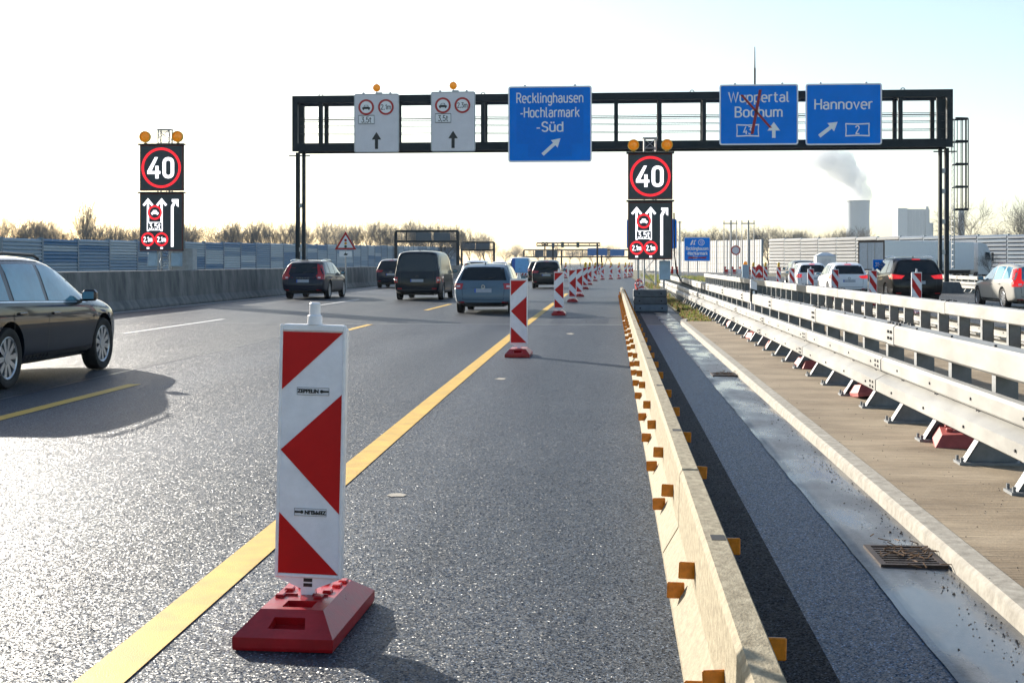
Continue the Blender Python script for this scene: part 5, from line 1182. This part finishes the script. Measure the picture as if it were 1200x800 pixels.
# ------------------------------------------------------------------ smaller signs and roadworks furniture
x, y = P(405, 21.5); t = thing('warning_sign', 'triangular traffic light warning sign above the concrete wall', 'sign', (x, y, 0))
s_ = S_at(x, y); zt, zb = Z_at(271,x,y), Z_at(292.5,x,y); w2 = 13/s_
obj('triangle', MB().prism_y([(-w2,zb),(w2,zb),(0,zt)],0,.03), M_SIGNW, t)
mb = MB(); k_ = .70; cz = zb+(zt-zb)*.34; o = [(-w2,zb),(w2,zb),(0,zt)]; i_ = [(x_*k_, cz+(z-cz)*k_) for x_,z in o]
mb.add([(a,-.006,b_) for a,b_ in o]+[(a,-.006,b_) for a,b_ in i_], [(q,(q+1)%3,(q+1)%3+3,q+3) for q in range(3)]); obj('red_border', mb, M_SIGNR, t)
for k, m_ in enumerate((pmat('symbol_green', (.02,.10,.06), .5), pmat('symbol_amber', (.75,.35,.02), .5), M_SIGNR)): obj('light_symbol', MB().disc_y(0, zb+.17+k*.17, .075, -.008, -.002, 14), m_, t)
o = obj('sub_plate', MB().box(-7.5/s_,7.5/s_,0,.03,Z_at(301,x,y),Z_at(294,x,y)), M_SIGNW, t); obj('camera_symbol', MB().prism_y([(-.12,Z_at(299,x,y)),(.06,Z_at(299.3,x,y)),(.14,Z_at(297.5,x,y)),(-.04,Z_at(296.8,x,y))],-.006,-.001).tube((0,-.004,Z_at(297,x,y)),(.0,-.004,Z_at(295,x,y)),.015,n=5), M_SIGNK, o)
obj('pole', MB().tube((0,.06,0),(0,.06,zt-.1),.04,n=8), M_MAST, t)

# blue exit sign
x, y = P(817, 11.2); s_ = S_at(x, y); z0, z1 = Z_at(306,x,y), Z_at(278,x,y); w2 = 15.2/s_
t, W, H = sign('exit_sign', 'blue exit sign 13 Recklinghausen -Hochlarmark beyond the guard rails', x-w2, x+w2, z0, z1, y, M_BLUE, M_SIGNW, rimw=.05, back=False)
mb = MB().prism_y([(-W*.28,H*.68),(-W*.20,H*.68),(-W*.14,H*.88),(-W*.19,H*.88)],-.012,-.002).prism_y([(-W*.15,H*.68),(-W*.08,H*.68),(-W*.10,H*.80),(-W*.03,H*.88),(-W*.10,H*.88)],-.012,-.002); obj('exit_symbol', mb, M_SIGNW, t)
o = obj('number_ring', MB().ring_y(W*.16,H*.78,.27,.33,-.012,-.004,24), M_SIGNW, t); sletter('13', .28, W*.16, -.012, H*.78, M_SIGNW, o)
sletter('Recklinghausen', H*.13, 0, -.012, H*.53, M_SIGNW, t, W*.84, sw=.19); sletter('-Hochlarmark', H*.13, 0, -.012, H*.33, M_SIGNW, t, W*.78, sw=.19); sletter('-Süd', H*.10, -W*.1, -.012, H*.16, M_SIGNW, t, sw=.18)
mb = MB().prism_y([(-W*.35,H*.10),(W*.36,H*.15),(W*.36,H*.19),(-W*.35,H*.14)],-.016,-.008).prism_y([(-W*.33,H*.16),(W*.34,H*.10),(W*.34,H*.135),(-W*.33,H*.195)],-.018,-.009); obj('red_tape', mb, M_TAPE, t)
for k in (-.35,.38): obj('pole', MB().tube((W*k,.12,-z0),(W*k,.12,H*.9),.05,n=8), M_MAST, t)
# two pole frames, one carrying a round prohibition sign
for i, (pxs, lab) in enumerate(((((848.5),(856.5),(863)),'tall grey pole frame carrying a round red-ringed sign'),((869.5,877,883.5),'tall grey pole frame right of the round red-ringed sign'))):
    x, y = P(pxs[1], 15.5); s_ = S_at(x,y); t = thing('pole_frame', lab, 'pole', (x,y,0)); zt = Z_at(260,x,y)
    for q, px in enumerate(pxs): dx = (px-pxs[1])/s_; obj('pole', MB().tube((dx,0,0),(dx,0,zt+(.12 if q == 1 else 0)),.075 if q == 1 else .035,n=8), M_MAST, t)
    a, b_ = (pxs[0]-pxs[1])/s_-.08, (pxs[2]-pxs[1])/s_+.08
    obj('crossbar', MB().bar((a,0,zt-.12),(b_,0,zt-.12),.07,.09), M_MAST, t); obj('crossbar', MB().bar((a,0,.75),(b_,0,.75),.06,.07), M_MAST, t)
    for px in (pxs[0],pxs[2]): obj('tip', MB().box((px-pxs[1])/s_-.04,(px-pxs[1])/s_+.04,-.04,.04,zt,zt+.12), M_MAST, t)
x, y = P(862, 15.7); s_ = S_at(x,y); zc = Z_at(293.3,x,y); t = thing('round_sign', 'round white sign with red ring on the pole frame', 'sign', (x,y-.12,0))
obj('disc', MB().disc_y(0,zc,.34,0,.02), M_SIGNG, t); obj('red_ring', MB().ring_y(0,zc,.27,.36,-.01,.0), M_SIGNR, t); obj('bracket', MB().box(-.2,.1,.02,.08,zc-.05,zc+.05), M_MAST, t)
# red and white barricade boards with lamps
def barricade(px0, px1, s, lab):
    xm, y = P((px0+px1)/2, s); L = (px1-px0)/s; t = thing('barricade_board', lab, 'barricade', (xm,y,0)); z0, z1 = .62, .98
    obj('rail', MB().box(-L/2,L/2,0,.04,z0,z1), M_WHITER, t); n = max(3,int(L/.28)); 
    for k in range(0,n,2): obj('red_block', MB().box(-L/2+L*k/n,-L/2+L*(k+1)/n,-.004,.0,z0+.005,z1-.005), M_REDR, t)
    for sx in (-1,1): obj('leg', MB().box(sx*(L/2-.12)-.03,sx*(L/2-.12)+.03,.04,.09,0,z1), M_MAST, t)
    for sx in (-1,0,1) if L > 1.3 else (-1,1): l = obj('warning_lamp', MB().lathe_y([(0,-.05),(.08,-.05),(.09,0),(.08,.05),(0,.05)],(sx*(L/2-.12),.02,z1+.13),14), M_REDR, t); obj('lamp_case', MB().box(sx*(L/2-.12)-.05,sx*(L/2-.12)+.05,0,.05,z1,z1+.05), M_SIGNR, l)
barricade(848, 869, 15, 'red and white barricade board under the round sign'); barricade(873, 880, 15.5, 'short red and white barricade board beside the blue lamp case'); barricade(786, 795, 15, 'red and white barricade board under the blue exit sign, left end')
x, y = P(889.5, 16.2); t = thing('barricade_gate', 'red chevron gate board between two far beacons', 'barricade', (x,y,0))
obj('gate_board', MB().prism_y([(-.30,.4),(.30,.4),(.30,1.1),(0,1.4),(-.30,1.1)],0,.04), M_REDR, t); obj('white_chevron', MB().prism_y([(-.22,.75),(0,1.02),(.22,.75),(.22,.55),(0,.82),(-.22,.55)],-.006,0), M_SIGNW, t); obj('leg', MB().box(-.04,.04,.04,.08,0,.6), M_MAST, t)
x, y = P(873.5, 16.5); t = thing('lamp_cabinet', 'blue-grey lamp cabinet with orange beacon on top', 'lamp', (x,y,0)); obj('case', MB().bbox(-.22,.22,-.15,.15,.1,1.35,.03), M_BOXB, t); obj('beacon', MB().lathe_z([(0,0),(.13,.0),(.15,.10),(.10,.22),(0,.24)],(0,0,1.35),14), M_AMBER, t, smooth=40)
# white service hut near the exit lane
x, y = P(981, 22); t = thing('service_hut', 'small white service cabinet with pyramid roof behind the white hatchback', 'hut', (x,y+4,0)); s_ = S_at(x,y+4)
w2 = 11/s_; zt = Z_at(300,x,y+4); obj('case', MB().bbox(-w2,w2,-w2,w2,0,zt,.02), C_WHITE, t); obj('roof', MB().add([(-w2*1.1,-w2*1.1,zt),(w2*1.1,-w2*1.1,zt),(w2*1.1,w2*1.1,zt),(-w2*1.1,w2*1.1,zt),(-w2*.3,-w2*.3,zt+.2),(w2*.3,-w2*.3,zt+.2),(w2*.3,w2*.3,zt+.2),(-w2*.3,w2*.3,zt+.2)],[(3,2,1,0),(4,5,6,7),(0,1,5,4),(1,2,6,5),(2,3,7,6),(3,0,4,7)]), C_WHITE, t); obj('door', MB().box(-w2*.5,w2*.5,-w2-.012,-w2,.15,zt-.15), pmat('hut_door', (.6,.61,.63), .5), t)
# kilometre plate
x, y = P(1029.5, 31); t = thing('distance_plate', 'small blue kilometre plate left of the black SUV', 'sign', (x,y,0)); obj('plate', MB().box(-.2,.2,0,.02,1.25,1.6) , M_BLUE, t); sletter('35,1', .14, 0, -.006, 1.42, M_SIGNW, t); obj('pole', MB().tube((0,.05,0),(0,.05,1.6),.03,n=6), M_MAST, t)
# blue sign hidden behind the right LED sign
x, y = P(763, 30); t = thing('direction_sign', 'blue sign mostly hidden behind the right LED sign', 'sign', (x,y,0)); z0, z1 = Z_at(291,x,y), Z_at(257,x,y); obj('panel', MB().prism_y(rrect(-28/30,29.5/30,z0,z1,.08),0,.04), M_BLUE, t); obj('rim', MB().prism_y(rrect(-28.6/30,30.1/30,z0-.02,z1+.02,.09),.042,.06), M_SIGNW, t)
for k in (-.5,.5): obj('pole', MB().tube((k,.12,0),(k,.12,z1-.1),.04,n=8), M_MAST, t)
x, y = P(796.5, 13); o = obj('steel_pole', MB().tube((x,y,0),(x,y,Z_at(259,x,y)),.10,.08,n=10).box(x-.22,x+.22,y-.04,y+.04,Z_at(261,x,y),Z_at(260,x,y)), M_MAST); tag(o, 'tall grey steel pole left of the blue exit sign', 'pole')
x, y = P(781.5, 14); t = thing('brown_sign', 'small brown sign low beside the LED sign mast', 'sign', (x,y,0)); obj('panel', MB().box(-.3,.3,0,.03,Z_at(318,x,y),Z_at(310,x,y)), pmat('brown_sign', (.16,.07,.05), .5), t); obj('pole', MB().tube((0,.05,0),(0,.05,.9),.04,n=6), M_MAST, t)

# ------------------------------------------------------------------ far gantries
def far_gantry(label, px0, px1, py0, py1, s, signs, leg_px=None, m=None):
    m = m or M_STEEL; x0, y = P(px0, s); x1 = X_at(px1, y); t = thing('far_gantry', label, 'gantry', (0,y,0)); z1, z0 = Z_at(py0,x0,y), Z_at(py1,x0,y); wd = max(.22,.9/s)
    for z in (z0,z1): obj('chord', MB().bar((x0,0,z),(x1,0,z),wd,wd*1.2), m, t)
    n = max(3,int((px1-px0)/11))
    for k in range(n+1): xx = x0+(x1-x0)*k/n; obj('upright', MB().bar((xx,0,z0),(xx,0,z1),wd*.6,wd*.6), m, t)
    for lp in (leg_px or (px0,px1)): xx = X_at(lp,y); obj('leg', MB().box(xx-wd*.8,xx+wd*.8,-.15,.15,0,z1), m, t)
    for (a,b_,c,d,mm,nm) in signs: xa, xb = X_at(a,y), X_at(b_,y); obj(nm, MB().prism_y(rrect(xa,xb,Z_at(d,xa,y),Z_at(c,xa,y),.1),-.35,-.25), mm, t)
    return t
M_GBACK = pmat('sign_back_grey', (.06,.085,.11), .5)
far_gantry('grey gantry over the opposite carriageway, behind the panel van', 464, 537, 271, 283, 9.6, [(488,506,272.5,282,M_GBACK,'sign_back'),(508.5,528,272.5,282,M_GBACK,'sign_back')], (536.5,464))
far_gantry('smaller, farther grey gantry behind the silver-blue estate', 541, 579, 284, 293, 7.0, [(542,557,285,292,M_GBACK,'sign_back'),(558,574,285,292,M_GBACK,'sign_back')])
M_HAZEB = pmat('far_sign_blue', (.02,.16,.45), .5)
far_gantry('distant gantry with two small blue signs above the row of beacons', 614, 752, 293, 301, 5.4, [(627,637,293.5,301,M_GBACK,'sign_back'),(640,653,293.5,301,M_GBACK,'sign_back'),(688.5,711.5,291,299.5,M_HAZEB,'blue_sign'),(715,732,292,300,M_HAZEB,'blue_sign')], (614,658,705,752))
t = far_gantry('distant light mast arm with two green-black traffic lights', 629, 703, 285, 288, 6.2, [(657.5,661,283.5,290,pmat('signal_dark', (.01,.05,.05), .5),'traffic_light'),(675.5,679,283.5,290,pmat('signal_dark', (.01,.05,.05), .5),'traffic_light'),(646.5,650,284,291,M_GBACK,'signal_box')], (648,700))
x, y = P(638.5, 7); o = obj('twin_head_lamp', MB().tube((x,y,0),(x,y,Z_at(286,x,y)),.12,n=8), M_STEEL); tag(o, 'distant pole with twin round heads left of the traffic lights', 'lamp post')
for dx in (-.3,.3): obj('lamp_head', MB().ring_y(x+dx,Z_at(285.5,x,y),.14,.28,y-.1,y+.1,16), M_STEEL, o)

# ------------------------------------------------------------------ bare winter trees
def tree_mesh(seed, H, spread, levels=5, up=.55):
    rq = random.Random(seed); tr, tw = MB(), MB()
    def grow(p, d, L, r, lv):
        n = 3 if lv < 2 else 2; q = p
        for i in range(n):
            d = (d + Vector((rq.gauss(0,.14),rq.gauss(0,.14),rq.gauss(.04,.08)))).normalized(); e = q + d*L/n; r2 = r*(.84 if lv < 4 else .75)
            (tr if lv < 2 else tw).tube(q, e, max(r,.009), max(r2,.0075), n=5 if lv < 2 else 3, caps=False); q = e; r = r2
            if lv < levels and (i < n-1 or lv == 0) and not (lv == 0 and i == 0):
                for _ in range(2 if lv < 2 else 1): kid(q, d, L, r, lv)
        if lv < levels:
            for _ in range(3 if lv < 2 else 2): kid(q, d, L, r, lv)
    def kid(q, d, L, r, lv):
        a = rq.uniform(0,6.28); o = d.orthogonal().normalized(); b_ = d.cross(o); sp = spread*rq.uniform(.6,1.3)
        nd = (d + (o*math.cos(a)+b_*math.sin(a))*sp + Vector((0,0,up*.25))).normalized(); grow(q, nd, L*rq.uniform(.58,.78), r*rq.uniform(.5,.68), lv+1)
    grow(Vector((0,0,0)), Vector((0,0,1)), H*.36, H*.017, 0)
    zmax = max(v[2] for v in tw.v); k = H/zmax
    for m_ in (tr,tw): m_.v = [(x*k,y*k,z*k) for x,y,z in m_.v]
    return tr.mesh('trunk'), tw.mesh('crown')
TV = [tree_mesh(s, 8.0, sp, 5, up) for s, sp, up in ((1,.62,.5),(2,.75,.6),(3,.55,.8),(4,.85,.5),(5,.5,1.0))]
for a, b_ in TV: a.materials.append(M_BARK); b_.materials.append(M_TWIG)
def tree(x, y, h, v, label, group, sx=1.0):
    t = thing('bare_tree', label, 'tree', (x,y,-.05), random.uniform(0,6.28), group); k = h/8.0; t.scale = (k*sx,k*sx,k)
    obj('trunk', TV[v][0], None, t); obj('crown', TV[v][1], None, t)
rq = random.Random(77)
tops = [(0,250),(30,252),(60,250),(75,262),(90,252),(130,254),(150,262),(165,256),(220,254),(300,256),(330,252),(400,256),(480,254),(530,258),(550,266),(565,262),(580,276),(600,290)]
px = -14.0
while px < 590:
    s = 8.4 - px*.0024 + rq.uniform(-.5,.5); top = tab(tops, px) + rq.uniform(-3,6)
    x, y = P(px, s); tree(x, y, max(3,(HY-top)/s+CAMH), rq.randrange(5), 'bare winter tree in the long row above the blue noise barrier', 'trees behind the blue noise barrier', rq.uniform(.75,1.1)); px += rq.uniform(7,12)
x, y = P(101, 8.8); tree(x, y, (308-224)/8.8+1.5, 4, 'tallest bare tree above the blue noise barrier, left of the LED sign', 'tall trees', .62)
px = 592.0
while px < 720:
    s = 3.0+rq.uniform(-.3,.3); x, y = P(px, s); tree(x, y, (HY-(288+rq.uniform(-4,6)))/s+CAMH, rq.randrange(5), 'tiny hazy bare tree on the far horizon above the traffic', 'far trees on the horizon', 1.3); px += rq.uniform(9,15)
tops2 = [(790,284),(800,268),(830,262),(850,266),(880,264),(930,264),(960,270),(985,262),(1010,264)]
px = 792.0
while px < 1012:
    s = 6.4+rq.uniform(-.5,.5); x, y = P(px, s); tree(x, y, (HY-(tab(tops2,px)+rq.uniform(-3,5)))/s+CAMH, rq.randrange(5), 'bare winter tree in the row above the pale noise barrier', 'trees behind the pale noise barrier', rq.uniform(.8,1.2)); px += rq.uniform(7,12)
for i, (px, top, s, v, sx, lab) in enumerate(((1142,228,10.2,1,.9,'tall bare birch right of the gantry leg above the noise barrier'),(1190,228,10.4,3,.9,'tall bare tree at the right edge above the noise barrier'),(1165,262,9,0,1,'low bare tree between the two tall trees at right'),(1215,240,10.2,0,1,'bare tree cut off by the right edge'),(1160,292,13.6,3,.9,'leafless shrub in front of the right noise barrier'),(1098,300,14,1,1,'thin leafless shrub beside the truck cab'))):
    x, y = P(px, s); tree(x, y, (HY-top)/s+CAMH, v, lab, 'tall trees', sx)

# ------------------------------------------------------------------ power station far behind
M_PLANT = pmat('power_station_concrete', (.42,.45,.47), .8, var=.06, vs=.02)
D = 1500.0
def PX(px, d=D): return P(px, FPX/d)
x, y = PX(1005.5); t = thing('cooling_tower', 'hazy concrete cooling tower giving off steam', 'cooling tower', (x,y,0))
prof = []
for k in range(14):
    z = 74*k/13; r = 13.0*math.sqrt(1+((z-52)/52)**2*.62) if z < 52 else 13.0*math.sqrt(1+((z-52)/52)**2*.35); prof.append((r,z))
obj('shell', MB().lathe_z(prof+[(prof[-1][0]-.6,74),(prof[-1][0]-1.2,66)], n=48), M_PLANT, t, smooth=50)
obj('rim_band', MB().lathe_z([(prof[-1][0]+.05,72.8),(prof[-1][0]+.4,72.8),(prof[-1][0]+.4,74.2),(prof[-1][0]-.4,74.2)], n=48), pmat('tower_rim', (.30,.32,.33), .8), t)
x, y = PX(1071); k_ = D/FPX; t = thing('boiler_house', 'pale grey power station block right of the cooling tower', 'building', (x,y,0)); zz = lambda py: CAMH+(308-py)*k_
obj('main_block', MB().box(-18*k_,18*k_,0,30,0,zz(245)), M_PLANT, t); obj('side_block', MB().box(-19*k_,-8*k_,-2.5,-.01,0,zz(244)), pmat('power_station_light', (.52,.55,.57), .8), t); obj('chimney_tower', MB().box(13.5*k_,16.5*k_,-1.5,-.01,0,zz(242)), M_PLANT, t); obj('annex', MB().box(18.1*k_,23*k_,3,20,0,zz(261)), M_PLANT, t)
for k in range(5): obj('wall_rib', MB().box((-6+k*4)*k_-.2,(-6+k*4)*k_+.2,-.4,-.005,0,zz(247)), pmat('power_station_light', (.5,.5,.5)), t)
x, y = PX(1126.5); o = obj('chimney', MB().tube((x,y,0),(x,y,zz(246)),4.2*k_,3.4*k_,n=24), M_PLANT); tag(o, 'broad pale chimney behind the gantry ladder', 'chimney')
x, y = PX(1102.5); o = obj('slim_chimney', MB().tube((x,y,0),(x,y,zz(254)),1.2*k_,1.0*k_,n=12), M_PLANT); tag(o, 'slim pale chimney left of the gantry leg', 'chimney')
# steam: one closed cloud filled with scattering vapour
bm = bmesh.new(); rq = random.Random(6); x0, y0 = PX(1006); 
for k in range(52):
    f = k/51; cx = 1006 - 12*f - 12*f*f - (44*max(0,f-.5)); cz = 235 - 54*f**.9; r = (10 + 8*f)*rq.uniform(.6,1.0)*k_
    px = cx + rq.gauss(0,4+4*f); pz = cz + rq.gauss(0,2.5); X_, Y_ = PX(px)
    m_ = Matrix.Translation((X_, Y_+rq.gauss(0,8), zz(pz))) @ Matrix.Scale(r,4); bmesh.ops.create_icosphere(bm, subdivisions=2, radius=1, matrix=m_)
me = bpy.data.meshes.new('steam'); bm.to_mesh(me); bm.free(); o = bpy.data.objects.new('steam', me); COL.objects.link(o)
rm = o.modifiers.new('r','REMESH'); rm.mode = 'VOXEL'; rm.voxel_size = 1.6
tx = bpy.data.textures.new('steam_noise','CLOUDS'); tx.noise_scale = 9; dm = o.modifiers.new('d','DISPLACE'); dm.texture = tx; dm.strength = 7; dm.mid_level = .5
me2 = eval_mesh(o); bpy.data.objects.remove(o); me2.name = 'steam'; me2.shade_smooth()
ms = bpy.data.materials.new('steam_vapour'); ms.use_nodes = True; n = ms.node_tree; n.nodes.clear(); out = n.nodes.new('ShaderNodeOutputMaterial'); pv = n.nodes.new('ShaderNodeVolumePrincipled')
pv.inputs['Color'].default_value = (.95,.965,.98,1); pv.inputs['Density'].default_value = .07; pv.inputs['Anisotropy'].default_value = .0; n.links.new(pv.outputs[0], out.inputs['Volume'])
me2.materials.clear(); me2.materials.append(ms); o = bpy.data.objects.new('steam', me2); COL.objects.link(o); tag(o, 'white steam plume drifting left from the cooling tower', 'steam', kind='stuff')

# ------------------------------------------------------------------ haze over the whole place
mh = bpy.data.materials.new('haze_air'); mh.use_nodes = True; n = mh.node_tree; n.nodes.clear(); out = n.nodes.new('ShaderNodeOutputMaterial'); pv = n.nodes.new('ShaderNodeVolumePrincipled')
pv.inputs['Color'].default_value = (.78,.88,1,1); pv.inputs['Density'].default_value = .00012; pv.inputs['Anisotropy'].default_value = .05; n.links.new(pv.outputs[0], out.inputs['Volume'])
o = obj('haze', MB().box(-1720,1720,-70,2620,-1.2,150), mh); tag(o, 'pale morning haze over the whole motorway', 'haze', kind='stuff')
